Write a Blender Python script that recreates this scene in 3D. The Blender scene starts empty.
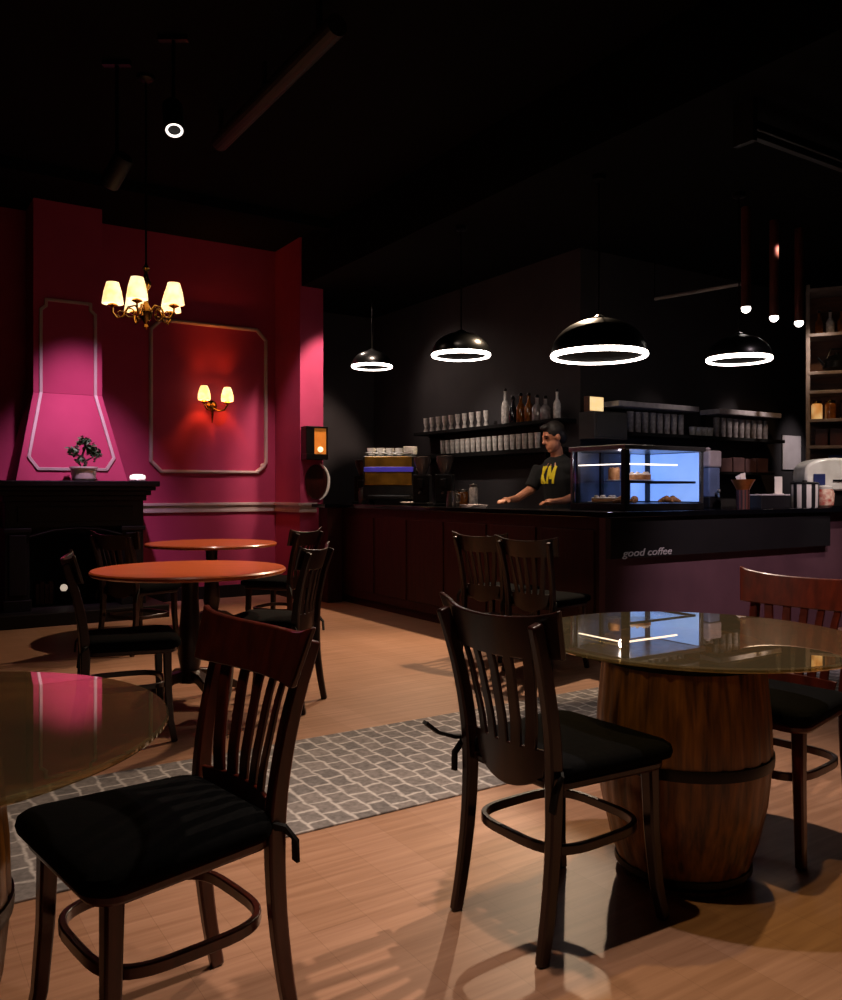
import bpy, math, random
from math import sin, cos, pi, radians as R
from mathutils import Vector, Matrix
random.seed(7)
scn = bpy.context.scene
COL = scn.collection

# ------------------------------------------------------------------ colour / materials
def lin(h):
    h = h.lstrip('#')
    out = []
    for i in (0, 2, 4):
        c = int(h[i:i+2], 16) / 255
        out.append(c / 12.92 if c <= .04045 else ((c + .055) / 1.055) ** 2.4)
    return (*out, 1)

def nd(nt, t, **kw):
    n = nt.nodes.new(t)
    for k, v in kw.items():
        if k in n.inputs: n.inputs[k].default_value = v
        else: setattr(n, k, v)
    return n

def base_mat(name):
    m = bpy.data.materials.new(name); m.use_nodes = True
    nt = m.node_tree
    return m, nt, nt.nodes['Principled BSDF']

def mat(name, c1, c2=None, rough=.5, metal=0, scale=8, stretch=(1, 1, 1), bump=0, emit=None, estr=0, spec=.5, coat=0, detail=4):
    """principled surface with a noise-driven variation between two colours"""
    m, nt, b = base_mat(name)
    c1 = lin(c1); c2 = lin(c2) if c2 else tuple(x * .78 for x in c1[:3]) + (1,)
    tc = nd(nt, 'ShaderNodeTexCoord'); mp = nd(nt, 'ShaderNodeMapping'); mp.inputs['Scale'].default_value = stretch
    nz = nd(nt, 'ShaderNodeTexNoise'); nz.inputs['Scale'].default_value = scale; nz.inputs['Detail'].default_value = detail
    rp = nd(nt, 'ShaderNodeValToRGB')
    rp.color_ramp.elements[0].position = .32; rp.color_ramp.elements[1].position = .68
    rp.color_ramp.elements[0].color = c2; rp.color_ramp.elements[1].color = c1
    L = nt.links.new
    L(tc.outputs['Object'], mp.inputs['Vector']); L(mp.outputs['Vector'], nz.inputs['Vector'])
    L(nz.outputs['Fac'], rp.inputs['Fac']); L(rp.outputs['Color'], b.inputs['Base Color'])
    b.inputs['Roughness'].default_value = rough; b.inputs['Metallic'].default_value = metal
    b.inputs['Specular IOR Level'].default_value = spec
    b.inputs['Coat Weight'].default_value = coat; b.inputs['Coat Roughness'].default_value = .12
    if bump:
        bp = nd(nt, 'ShaderNodeBump'); bp.inputs['Strength'].default_value = bump; bp.inputs['Distance'].default_value = .004
        L(nz.outputs['Fac'], bp.inputs['Height']); L(bp.outputs['Normal'], b.inputs['Normal'])
    if emit:
        b.inputs['Emission Color'].default_value = lin(emit); b.inputs['Emission Strength'].default_value = estr
    return m

def glass_mat(name, tint, gloss, base=.04, rough=.0, power=5.0, body=None, bfac=0):
    """tinted pane: clear tinted transmission, angle dependent mirror reflection"""
    m, nt, b = base_mat(name); nt.nodes.remove(b)
    out = nt.nodes['Material Output']
    tr = nd(nt, 'ShaderNodeBsdfTransparent'); tr.inputs['Color'].default_value = tint
    gl = nd(nt, 'ShaderNodeBsdfGlossy'); gl.inputs['Color'].default_value = gloss; gl.inputs['Roughness'].default_value = rough
    lw = nd(nt, 'ShaderNodeLayerWeight'); lw.inputs['Blend'].default_value = .5
    p = nd(nt, 'ShaderNodeMath', operation='POWER'); p.inputs[1].default_value = power
    a = nd(nt, 'ShaderNodeMath', operation='MULTIPLY_ADD'); a.inputs[1].default_value = 1 - base; a.inputs[2].default_value = base
    mx = nd(nt, 'ShaderNodeMixShader'); L = nt.links.new
    L(lw.outputs['Facing'], p.inputs[0]); L(p.outputs[0], a.inputs[0]); L(a.outputs[0], mx.inputs['Fac'])
    src = tr
    if body:
        df = nd(nt, 'ShaderNodeBsdfDiffuse'); df.inputs['Color'].default_value = body
        m0 = nd(nt, 'ShaderNodeMixShader'); m0.inputs['Fac'].default_value = bfac
        L(tr.outputs[0], m0.inputs[1]); L(df.outputs[0], m0.inputs[2]); src = m0
    L(src.outputs[0], mx.inputs[1]); L(gl.outputs[0], mx.inputs[2]); L(mx.outputs[0], out.inputs['Surface'])
    return m

def emis(name, col, strength, c2=None, scale=3, base=None):
    m, nt, b = base_mat(name)
    b.inputs['Base Color'].default_value = lin(col); b.inputs['Roughness'].default_value = .4
    b.inputs['Emission Strength'].default_value = strength
    b.inputs['Emission Color'].default_value = lin(col)
    if base: b.inputs['Base Color'].default_value = lin(base)
    if c2:
        tc = nd(nt, 'ShaderNodeTexCoord'); nz = nd(nt, 'ShaderNodeTexNoise'); nz.inputs['Scale'].default_value = scale
        rp = nd(nt, 'ShaderNodeValToRGB'); rp.color_ramp.elements[0].color = lin(c2); rp.color_ramp.elements[1].color = lin(col)
        rp.color_ramp.elements[0].position = .35; rp.color_ramp.elements[1].position = .65
        L = nt.links.new
        L(tc.outputs['Object'], nz.inputs['Vector']); L(nz.outputs['Fac'], rp.inputs['Fac']); L(rp.outputs['Color'], b.inputs['Emission Color'])
    return m

def plank_mat():
    m, nt, b = base_mat('oak_planks'); L = nt.links.new
    tc = nd(nt, 'ShaderNodeTexCoord'); mp = nd(nt, 'ShaderNodeMapping'); mp.inputs['Rotation'].default_value = (0, 0, pi / 2)
    br = nd(nt, 'ShaderNodeTexBrick'); br.offset = .37
    br.inputs['Scale'].default_value = 1; br.inputs['Brick Width'].default_value = 2.1; br.inputs['Row Height'].default_value = .17
    br.inputs['Mortar Size'].default_value = .001; br.inputs['Mortar Smooth'].default_value = .6
    br.inputs['Color1'].default_value = lin('#ab826a'); br.inputs['Color2'].default_value = lin('#a2795f'); br.inputs['Mortar'].default_value = lin('#8c6850')
    mp2 = nd(nt, 'ShaderNodeMapping'); mp2.inputs['Rotation'].default_value = (0, 0, pi / 2); mp2.inputs['Scale'].default_value = (.8, 17, 1)
    nz = nd(nt, 'ShaderNodeTexNoise'); nz.inputs['Scale'].default_value = 2.2; nz.inputs['Detail'].default_value = 6; nz.inputs['Distortion'].default_value = .6
    rp = nd(nt, 'ShaderNodeValToRGB'); rp.color_ramp.elements[0].position = .3; rp.color_ramp.elements[1].position = .7
    rp.color_ramp.elements[0].color = (.62, .56, .51, 1); rp.color_ramp.elements[1].color = (1, 1, 1, 1)
    mx = nd(nt, 'ShaderNodeMix', data_type='RGBA', blend_type='MULTIPLY'); mx.inputs['Factor'].default_value = .85
    L(tc.outputs['Object'], mp.inputs[0]); L(mp.outputs[0], br.inputs['Vector'])
    L(tc.outputs['Object'], mp2.inputs[0]); L(mp2.outputs[0], nz.inputs['Vector']); L(nz.outputs['Fac'], rp.inputs['Fac'])
    L(br.outputs['Color'], mx.inputs['A']); L(rp.outputs['Color'], mx.inputs['B']); L(mx.outputs['Result'], b.inputs['Base Color'])
    b.inputs['Roughness'].default_value = .42; b.inputs['Specular IOR Level'].default_value = .35
    return m

def rug_mat():
    m, nt, b = base_mat('cobble_rug'); L = nt.links.new
    tc = nd(nt, 'ShaderNodeTexCoord')
    nz = nd(nt, 'ShaderNodeTexNoise'); nz.inputs['Scale'].default_value = 9
    sub = nd(nt, 'ShaderNodeVectorMath', operation='SUBTRACT'); sub.inputs[1].default_value = (.5, .5, .5)
    sc = nd(nt, 'ShaderNodeVectorMath', operation='SCALE'); sc.inputs['Scale'].default_value = .05
    ad = nd(nt, 'ShaderNodeVectorMath', operation='ADD')
    mp = nd(nt, 'ShaderNodeMapping'); mp.inputs['Rotation'].default_value = (0, 0, pi / 2)
    br = nd(nt, 'ShaderNodeTexBrick'); br.offset = .5
    br.inputs['Scale'].default_value = 1; br.inputs['Brick Width'].default_value = .112; br.inputs['Row Height'].default_value = .088
    br.inputs['Mortar Size'].default_value = .011; br.inputs['Mortar Smooth'].default_value = .9
    br.inputs['Color1'].default_value = lin('#8a8280'); br.inputs['Color2'].default_value = lin('#757070'); br.inputs['Mortar'].default_value = lin('#c0b8b5')
    n2 = nd(nt, 'ShaderNodeTexNoise'); n2.inputs['Scale'].default_value = 45; n2.inputs['Detail'].default_value = 5
    rp = nd(nt, 'ShaderNodeValToRGB'); rp.color_ramp.elements[0].position = .3; rp.color_ramp.elements[1].position = .7
    rp.color_ramp.elements[0].color = (.6, .6, .6, 1); rp.color_ramp.elements[1].color = (1, 1, 1, 1)
    mx = nd(nt, 'ShaderNodeMix', data_type='RGBA', blend_type='MULTIPLY'); mx.inputs['Factor'].default_value = 1
    L(tc.outputs['Object'], nz.inputs['Vector']); L(nz.outputs['Color'], sub.inputs[0]); L(sub.outputs[0], sc.inputs[0])
    L(tc.outputs['Object'], ad.inputs[0]); L(sc.outputs[0], ad.inputs[1]); L(ad.outputs[0], mp.inputs[0]); L(mp.outputs[0], br.inputs['Vector'])
    L(tc.outputs['Object'], n2.inputs['Vector']); L(n2.outputs['Fac'], rp.inputs['Fac'])
    L(br.outputs['Color'], mx.inputs['A']); L(rp.outputs['Color'], mx.inputs['B']); L(mx.outputs['Result'], b.inputs['Base Color'])
    b.inputs['Roughness'].default_value = .95; b.inputs['Specular IOR Level'].default_value = .1
    return m

def stripe_mat(name, c1, c2, n):
    m, nt, b = base_mat(name); L = nt.links.new
    tc = nd(nt, 'ShaderNodeTexCoord'); gr = nd(nt, 'ShaderNodeTexGradient', gradient_type='RADIAL')
    mu = nd(nt, 'ShaderNodeMath', operation='MULTIPLY'); mu.inputs[1].default_value = n
    fr = nd(nt, 'ShaderNodeMath', operation='FRACT'); gt = nd(nt, 'ShaderNodeMath', operation='GREATER_THAN'); gt.inputs[1].default_value = .5
    mx = nd(nt, 'ShaderNodeMix', data_type='RGBA'); mx.inputs['A'].default_value = lin(c1); mx.inputs['B'].default_value = lin(c2)
    L(tc.outputs['Object'], gr.inputs[0]); L(gr.outputs['Fac'], mu.inputs[0]); L(mu.outputs[0], fr.inputs[0]); L(fr.outputs[0], gt.inputs[0])
    L(gt.outputs[0], mx.inputs['Factor']); L(mx.outputs['Result'], b.inputs['Base Color']); b.inputs['Roughness'].default_value = .6
    return m

M = dict(
    floor=plank_mat(), rug=rug_mat(),
    pink=mat('magenta_wall', '#a83c5e', '#9f3658', .75, scale=3, spec=.2),
    black=mat('black_paint', '#151414', '#0f0e0e', .85, scale=2, spec=.15),
    ceil=mat('black_ceiling', '#080808', '#050505', .9, scale=2, spec=.1),
    barwall=mat('charcoal_wall', '#3b3738', '#343031', .8, scale=2.5, spec=.2),
    mould=mat('pale_moulding', '#b9a9a4', '#a99993', .5, scale=6),
    darkwood=mat('dark_mahogany', '#3a140d', '#200a07', .28, scale=6, stretch=(6, 6, 1), bump=.05, coat=.35),
    redwood=mat('reddish_wood', '#521a0c', '#381008', .32, scale=6, stretch=(6, 6, 1), bump=.05, coat=.35),
    chairdark=mat('near_black_wood', '#2a0d08', '#160604', .34, scale=6, stretch=(6, 6, 1), bump=.05, coat=.2, spec=.4),
    cushion=mat('black_cushion_fabric', '#070708', '#040405', .95, scale=60, bump=.3, spec=.06),
    strap=mat('black_strap', '#0a0a0a', '#060606', .9, scale=60),
    tabletop=mat('orange_wood_top', '#c8622c', '#ae4e22', .32, scale=3, stretch=(1.5, 14, 1), bump=.03, coat=.3),
    barrel=mat('barrel_oak', '#8e5c24', '#3c210d', .42, scale=3, stretch=(16, 16, 1.2), bump=.25, coat=.2),
    iron=mat('black_iron', '#15130f', '#0b0a09', .35, metal=.6, scale=12),
    amber=glass_mat('amber_glass', (.80, .73, .50, 1), (1, .90, .70, 1), base=.05, power=2.6, body=(.30, .25, .15, 1), bfac=.16),
    clear=glass_mat('clear_glass', (.93, .95, .97, 1), (1, 1, 1, 1), base=.04),
    barred=mat('bar_red_panel', '#3a140d', '#2c0e09', .5, scale=4, stretch=(8, 8, 1), spec=.3),
    barmauve=mat('bar_mauve_panel', '#64434c', '#573a43', .6, scale=3, spec=.25),
    stone=mat('black_stone_top', '#0c0c10', '#08080b', .12, scale=20),
    band=mat('charcoal_band', '#191618', '#141214', .5, scale=4),
    fire=mat('black_fireplace_wood', '#0c0706', '#060403', .5, scale=5, stretch=(6, 6, 1), spec=.3),
    soot=mat('sooty_brick', '#14100e', '#0b0908', .9, scale=14, bump=.5),
    brass=mat('antique_brass', '#a8803c', '#7c5a26', .25, metal=1, scale=20),
    shade=emis('lit_cream_shade', '#ffe4b8', 1.6, '#ffc880', 14),
    shade2=emis('lit_sconce_shade', '#ffdca0', 1.9, '#ffc070', 14),
    led=emis('led_ring', '#fff0e6', 11.0),
    ledstrip=emis('led_strip', '#ffe6d4', 3.0),
    bulb=emis('lit_bulb', '#fff4e8', 7.0),
    dome=mat('satin_black_dome', '#080808', '#050505', .3, scale=8, spec=.25),
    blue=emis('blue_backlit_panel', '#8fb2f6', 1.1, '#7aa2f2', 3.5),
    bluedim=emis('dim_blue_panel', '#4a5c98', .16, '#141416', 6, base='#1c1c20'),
    cream=emis('cream_lightbox', '#ffe0a4', .95, '#ffd490', 20),
    amberglow=emis('amber_pane', '#c8782a', .35, '#a85a18', 12),
    steel=mat('brushed_steel', '#8e8b88', '#6f6c69', .28, metal=.9, scale=30, stretch=(1, 1, 12)),
    darksteel=mat('dark_steel', '#262424', '#181717', .3, metal=.5, scale=14),
    gold=mat('gold_reflection', '#9a6c26', '#6e4a16', .3, metal=.7, scale=8),
    indigo=mat('indigo_reflection', '#4a3fae', '#3a309a', .3, scale=8, emit='#4a3fae', estr=.12),
    china=mat('white_china', '#eee8e0', '#d8d0c6', .25, scale=10),
    smoke=mat('pale_glassware', '#ece4dc', '#b4aaa2', .15, scale=30),
    greyware=mat('grey_tumbler', '#978e8e', '#6c6464', .2, scale=30),
    amberb=mat('amber_bottle', '#9a5a20', '#5e3210', .12, scale=12, coat=.5),
    darkb=mat('dark_bottle', '#232026', '#131015', .12, scale=12, coat=.5),
    paper=mat('white_paper', '#cfc4c4', '#c0b4b4', .8, scale=6),
    card=mat('white_card', '#e6ddd2', '#d8cfc4', .7, scale=6),
    leaf=mat('bonsai_leaf', '#4a7044', '#2e4e30', .6, scale=20),
    bark=mat('bonsai_bark', '#3c2a1e', '#251a12', .8, scale=20),
    skin=mat('skin', '#c98a6a', '#b97858', .5, scale=8),
    hair=mat('dark_hair', '#1c120d', '#0e0907', .6, scale=50, stretch=(1, 1, 4), bump=.4),
    tee=mat('black_tshirt', '#070708', '#040404', .9, scale=40),
    yellow=mat('yellow_print', '#e6d21e', '#d8c218', .7, scale=20),
    denim=mat('dark_trousers', '#14161c', '#0e1014', .9, scale=40),
    copper=mat('copper_cup', '#c8743c', '#9c5426', .3, metal=.6, scale=14),
    redstripe=mat('dark_red_box', '#4a1e1a', '#2e1210', .5, scale=10),
    greybox=mat('grey_cabinet', '#4a4644', '#403c3a', .6, scale=4),
    navy=mat('navy_blue', '#1f2a66', '#172050', .5, scale=8),
    red=mat('red_print', '#b03a30', '#e0c8b0', .5, scale=26),
    walnut=mat('walnut_shelf', '#6a4026', '#472916', .45, scale=4, stretch=(1, 8, 8)),
    post=mat('pale_shelf_post', '#8c7c70', '#74665c', .4, scale=10),
    pastry=mat('baked_pastry', '#b8804a', '#8a5426', .7, scale=24, bump=.4),
    icing=mat('pale_icing', '#e4d2bc', '#cdb498', .6, scale=18),
    beam=mat('brown_beam', '#20120a', '#160c06', .6, scale=4, stretch=(1, 1, 1)),
    ducts=mat('dull_duct', '#0c0c0c', '#080808', .6, metal=.1, scale=6),
    pale=mat('pale_rail', '#7c7672', '#6a6460', .4, scale=10),
    lettering=mat('pale_lettering', '#b8aeb0', '#a89ea0', .5, scale=10, emit='#b8aeb0', estr=.05),
    liner=mat('dark_liner', '#1c1815', '#15120f', .95, scale=5, spec=.05),
    tubebrown=mat('brown_tube', '#5a281c', '#40190f', .4, scale=8),
    striped=stripe_mat('black_white_stripes', '#ded6d0', '#0c0c0e', 9),
    book=mat('red_brown_book', '#5e2a1a', '#3e1a10', .7, scale=10),
    log=mat('log_bark', '#3a2416', '#22140c', .9, scale=16, bump=.6),
)

# ------------------------------------------------------------------ mesh builder
def rot(z=0, y=0, x=0): return Matrix.Rotation(z, 4, 'Z') @ Matrix.Rotation(y, 4, 'Y') @ Matrix.Rotation(x, 4, 'X')
def T(x, y, z): return Matrix.Translation((x, y, z))

class MB:
    def __init__(s): s.v = []; s.f = []
    def add(s, vs, fs, mx=None):
        o = len(s.v)
        for p in vs:
            p = Vector(p); s.v.append(mx @ p if mx else p)
        for f in fs: s.f.append([i + o for i in f])
        return s
    def box(s, x0, x1, y0, y1, z0, z1, mx=None):
        vs = [(x, y, z) for z in (z0, z1) for y in (y0, y1) for x in (x0, x1)]
        return s.add(vs, [(0, 2, 3, 1), (4, 5, 7, 6), (0, 1, 5, 4), (2, 6, 7, 3), (0, 4, 6, 2), (1, 3, 7, 5)], mx)
    def hexa(s, bot, top, mx=None):
        return s.add(list(bot) + list(top), [(3, 2, 1, 0), (4, 5, 6, 7), (0, 1, 5, 4), (1, 2, 6, 5), (2, 3, 7, 6), (3, 0, 4, 7)], mx)
    def prism(s, poly, z0, z1, mx=None):
        n = len(poly)
        vs = [(x, y, z0) for x, y in poly] + [(x, y, z1) for x, y in poly]
        fs = [tuple(range(n))[::-1], tuple(range(n, 2 * n))] + [(i, (i + 1) % n, n + (i + 1) % n, n + i) for i in range(n)]
        return s.add(vs, fs, mx)
    def lathe(s, prof, seg=24, mx=None, rf=None, close=False):
        vs = []; fs = []; n = len(prof)
        for j in range(seg):
            a = 2 * pi * j / seg; k = rf(j) if rf else 1
            for r, z in prof: vs.append((r * k * cos(a), r * k * sin(a), z))
        for j in range(seg):
            q = (j + 1) % seg
            for i in range(n - 1 + (1 if close else 0)):
                i2 = (i + 1) % n
                fs.append((j * n + i, q * n + i, q * n + i2, j * n + i2))
        if not close:
            if prof[0][0] > 1e-6: fs.append(tuple(j * n for j in range(seg))[::-1])
            if prof[-1][0] > 1e-6: fs.append(tuple(j * n + n - 1 for j in range(seg)))
        return s.add(vs, fs, mx)
    def sphere(s, r, mx=None, seg=16, sz=1):
        return s.lathe([(max(1e-7, r * sin(pi * i / 10)), -r * sz * cos(pi * i / 10)) for i in range(11)], seg, mx)
    def torus(s, Rr, r, seg=40, ms=10, mx=None):
        return s.lathe([(Rr + r * cos(2 * pi * i / ms), r * sin(2 * pi * i / ms)) for i in range(ms)], seg, mx, close=True)
    def tube(s, pts, rad, seg=8, mx=None, closed=False, flat=None, ref=(0, 0, 1)):
        """sweep; flat=(w,h) makes a rectangular section, h along ref"""
        pts = [Vector(p) for p in pts]; n = len(pts)
        if not isinstance(rad, (list, tuple)): rad = [rad] * n
        vs = []; fs = []; nrm = None
        for i, p in enumerate(pts):
            if closed: t = (pts[(i + 1) % n] - pts[i - 1]).normalized()
            else: t = (pts[min(i + 1, n - 1)] - pts[max(i - 1, 0)]).normalized()
            rf = Vector(ref)
            if nrm is None or flat:
                if abs(t.dot(rf)) > .97: rf = Vector((0, 1, 0)) if abs(t.y) < .9 else Vector((1, 0, 0))
                nrm = (rf - t * rf.dot(t)).normalized()
            else: nrm = (nrm - t * nrm.dot(t)).normalized()
            bi = t.cross(nrm)
            if flat:
                w, h = flat; k = rad[i]
                sec = [(-w * k, -h * k), (w * k, -h * k), (w * k, h * k), (-w * k, h * k)]
            else: sec = [(rad[i] * cos(2 * pi * q / seg), rad[i] * sin(2 * pi * q / seg)) for q in range(seg)]
            for a, b in sec: vs.append(p + bi * a + nrm * b)
        m = 4 if flat else seg
        for i in range(n if closed else n - 1):
            i2 = (i + 1) % n
            for q in range(m): fs.append((i * m + q, i * m + (q + 1) % m, i2 * m + (q + 1) % m, i2 * m + q))
        if not closed: fs += [tuple(range(m))[::-1], tuple((n - 1) * m + q for q in range(m))]
        return s.add(vs, fs, mx)

def obj(name, mb, m, parent=None, smooth=True, bevel=0, loc=None, rz=0, bseg=2):
    me = bpy.data.meshes.new(name); me.from_pydata([tuple(v) for v in mb.v], [], mb.f); me.update()
    import bmesh
    bm = bmesh.new(); bm.from_mesh(me); bmesh.ops.recalc_face_normals(bm, faces=bm.faces); bm.to_mesh(me); bm.free()
    me.materials.append(M[m] if isinstance(m, str) else m)
    if smooth:
        me.polygons.foreach_set('use_smooth', [True] * len(me.polygons)); me.set_sharp_from_angle(angle=R(38))
    o = bpy.data.objects.new(name, me); COL.objects.link(o)
    if parent: o.parent = parent
    if loc is not None: o.location = loc
    o.rotation_euler.z = rz
    if bevel:
        b = o.modifiers.new('bevel', 'BEVEL'); b.width = bevel; b.segments = bseg; b.limit_method = 'ANGLE'; b.angle_limit = R(40)
    return o

def tag(o, label, cat, group=None):
    o['label'] = label; o['category'] = cat
    if group: o['group'] = group
    return o
def thing(name, label, cat, loc=(0, 0, 0), rz=0, group=None):
    o = bpy.data.objects.new(name, None); COL.objects.link(o); o.empty_display_size = .1
    o.location = loc; o.rotation_euler = (0, 0, rz)
    return tag(o, label, cat, group)
def copy_thing(root, loc, rz, label, group=None):
    r = root.copy(); COL.objects.link(r); r.location = loc; r.rotation_euler = (0, 0, rz); r['label'] = label
    if group: r['group'] = group
    for ch in list(root.children):
        c = ch.copy(); COL.objects.link(c); c.parent = r
        for g in list(ch.children):
            d = g.copy(); COL.objects.link(d); d.parent = c
    return r
def struct(name, mb, m, **kw):
    o = obj(name, mb, m, **kw); o['kind'] = 'structure'; return o

# ------------------------------------------------------------------ room frame (a along the bar, b away)
TH = R(33.0)
C0 = Vector((1.27, 5.80, 0))
U = Vector((cos(TH), sin(TH), 0)); V = Vector((-sin(TH), cos(TH), 0))
def W(a, b, z=0): return C0 + U * a + V * b + Vector((0, 0, z))
ROOM = dict(loc=C0, rz=TH)
HC = 1.2; FP = 842.0
def px(x, y, Y): return Vector(((x - 421) / FP * Y, Y, HC + (490 - y) / FP * Y))

# ------------------------------------------------------------------ setting
A0, A1, B0, B1 = -6.0, 7.0, -8.5, 5.9
ZC, ZS = 3.95, 3.42
struct('floor', MB().box(A0 - .1, A1 + .1, B0 - .1, B1 + .1, -.12, 0), 'floor', smooth=False, **ROOM)
struct('ceiling', MB().box(A0 - .1, A1 + .1, B0 - .1, B1 + .1, ZC, ZC + .12), 'ceil', smooth=False, **ROOM)
struct('ceiling_soffit', MB().box(-.32, A1, B0, B1, ZS, ZC), 'ceil', smooth=False, **ROOM)
struct('wall_left', MB().box(A0 - .1, A0, B0, B1, 0, ZC), 'black', smooth=False, **ROOM)
struct('wall_right', MB().box(A1, A1 + .1, B0, B1, 0, ZC), 'black', smooth=False, **ROOM)
struct('wall_front', MB().box(A0, A1, B0 - .1, B0, 0, ZC), 'black', smooth=False, **ROOM)
struct('wall_back', MB().box(A0, -.06, 4.9, B1, 0, ZC), 'pink', smooth=False, **ROOM)
struct('wall_pillar', MB().box(-.341, -.063, 4.22, 4.9, 0, ZC), 'pink', smooth=False, **ROOM)
struct('wall_bar_end', MB().box(-.06, A1, 5.3, B1, 0, ZC), 'barwall', smooth=False, **ROOM)
struct('wall_bar_core', MB().box(1.2, A1, 1.5, 5.3, 0, ZS), 'barwall', smooth=False, **ROOM)
# chair rail, wrapping the pillar, baseboard
rail = MB()
for z0, z1, d in ((.955, .985, .022), (.985, 1.03, .014), (1.03, 1.06, .034)):
    rail.box(-1.93, -.341, 4.9 - d, 4.9, z0, z1)
    rail.box(-.341 - d, -.341, 4.22 - d, 4.9 - d, z0, z1)
    rail.box(-.341, -.15, 4.22 - d, 4.22, z0, z1)
struct('trim_1', rail, 'mould', smooth=False, bevel=.004, **ROOM)
bb = MB().box(-1.95, -.341, 4.885, 4.9, 0, .14).box(-.356, -.341, 4.205, 4.885, 0, .14).box(-.341, -.063, 4.205, 4.22, 0, .14)
struct('baseboard_back', bb, 'fire', smooth=False, bevel=.003, **ROOM)

def frame_path(a0, a1, z0, z1, k):
    return [(a0, z0 + k), (a0, z1 - k), (a0 + k, z1), (a1 - k, z1), (a1, z1 - k), (a1, z0 + k), (a1 - k, z0), (a0 + k, z0)]
def moulding(pts, b, w=.022):
    mb = MB()
    P = [Vector((a, b, z)) for a, z in pts]; n = len(P)
    for i in range(n):
        p, q = P[i], P[(i + 1) % n]
        d = (q - p).normalized() * w * .5
        mb.tube([p - d, q + d], 1, flat=(w, .014), ref=(0, 1, 0))
        mb.tube([p - d + Vector((0, -.012, 0)), q + d + Vector((0, -.012, 0))], 1, flat=(w * .45, .012), ref=(0, 1, 0))
    return mb
_r = MB()
for a_, z_, s_ in ((-.50, 1.47, 1), (-.56, 1.41, .8), (-.46, 1.53, .7)): _r.sphere(.035 * s_, T(a_, 4.885, z_) @ Matrix.Diagonal((1, .5, 1, 1)), 12)
_r.tube([(-.62, 4.88, 1.40), (-.54, 4.875, 1.42), (-.48, 4.875, 1.48), (-.46, 4.88, 1.57)], [.01, .018, .018, .01], 8)
ROS = (_r.v, _r.f)
struct('trim_2', moulding(frame_path(-1.76, -.46, 1.40, 3.02, .11), 4.888, .018).add(*ROS), 'mould', bevel=.003, **ROOM)

# ------------------------------------------------------------------ fireplace with flared hood
FC = -2.66
fp = thing('fireplace', 'black wooden fireplace with wide mantel shelf below the pink hood', 'fireplace', W(FC, 4.9), TH)
mant = MB()
for z0, z1, hw, d in ((1.232, 1.285, .72, 1.00), (1.195, 1.232, .69, .97), (1.15, 1.195, .655, .93), (1.10, 1.15, .62, .90)):
    mant.box(-hw, hw, -d, 0, z0, z1)
obj('mantel_shelf', mant, 'fire', fp, smooth=False, bevel=.008)
obj('frieze', MB().box(-.60, .60, -.86, -.70, .86, 1.10).box(-.50, .50, -.875, -.86, .91, 1.05), 'fire', fp, smooth=False, bevel=.006)
for sx in (-1, 1):
    x0, x1 = sorted((sx * .60, sx * .40))
    pl = MB().box(x0, x1, -.86, 0, .12, .86).box(x0 + .03, x1 - .03, -.885, -.86, .26, .80).box(x0 - .015, x1 + .015, -.89, 0, .12, .22).box(x0 - .012, x1 + .012, -.89, 0, .82, .86)
    obj('pilaster', pl, 'fire', fp, smooth=False, bevel=.006)
obj('firebox', MB().box(-.40, .40, -.10, 0, .12, .86).box(-.40, .40, -.70, 0, .80, .86), 'soot', fp, smooth=False)
obj('hearth', MB().box(-.78, .78, -1.10, 0, 0, .12), 'fire', fp, smooth=False, bevel=.01)
ar = MB().tube([(-.40, -.87, .78), (-.2, -.87, .835), (0, -.87, .85), (.2, -.87, .835), (.4, -.87, .78)], .012, 8)
obj('opening_trim', ar, 'iron', fp)
hood = thing('chimney_hood', 'magenta chimney hood flaring out above the black mantel', 'chimney hood', W(FC, 4.9, 1.285), TH)
zb, zt = 2.12 - 1.285, ZC - 1.285
h = MB()
def ring4(hw, d, z): return [(-hw, -d, z), (hw, -d, z), (hw, 0, z), (-hw, 0, z)]
h.hexa(ring4(.49, .70, 0), ring4(.31, .45, zb)); h.hexa(ring4(.31, .45, zb), ring4(.31, .45, zt))
obj('hood_body', h, 'pink', hood, smooth=False, bevel=.003)
hm = MB()
def hp(x, z):
    if z >= zb: return Vector((x, -.456, z))
    return Vector((x, -.456 - .25 * (zb - z) / zb, z))
pth = [(-.245, zb), (-.245, 1.62), (-.20, 1.66), (-.20, 1.72), (.20, 1.72), (.20, 1.66), (.245, 1.62), (.245, zb), (.375, .22), (.30, .11), (-.30, .11), (-.375, .22)]
for i in range(len(pth)):
    p, q = hp(*pth[i]), hp(*pth[(i + 1) % len(pth)])
    d = (q - p).normalized() * .009
    hm.tube([p - d, q + d], 1, flat=(.014, .013), ref=(0, 1, 0))
obj('panel_moulding', hm, 'mould', hood, bevel=.003)

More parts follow.
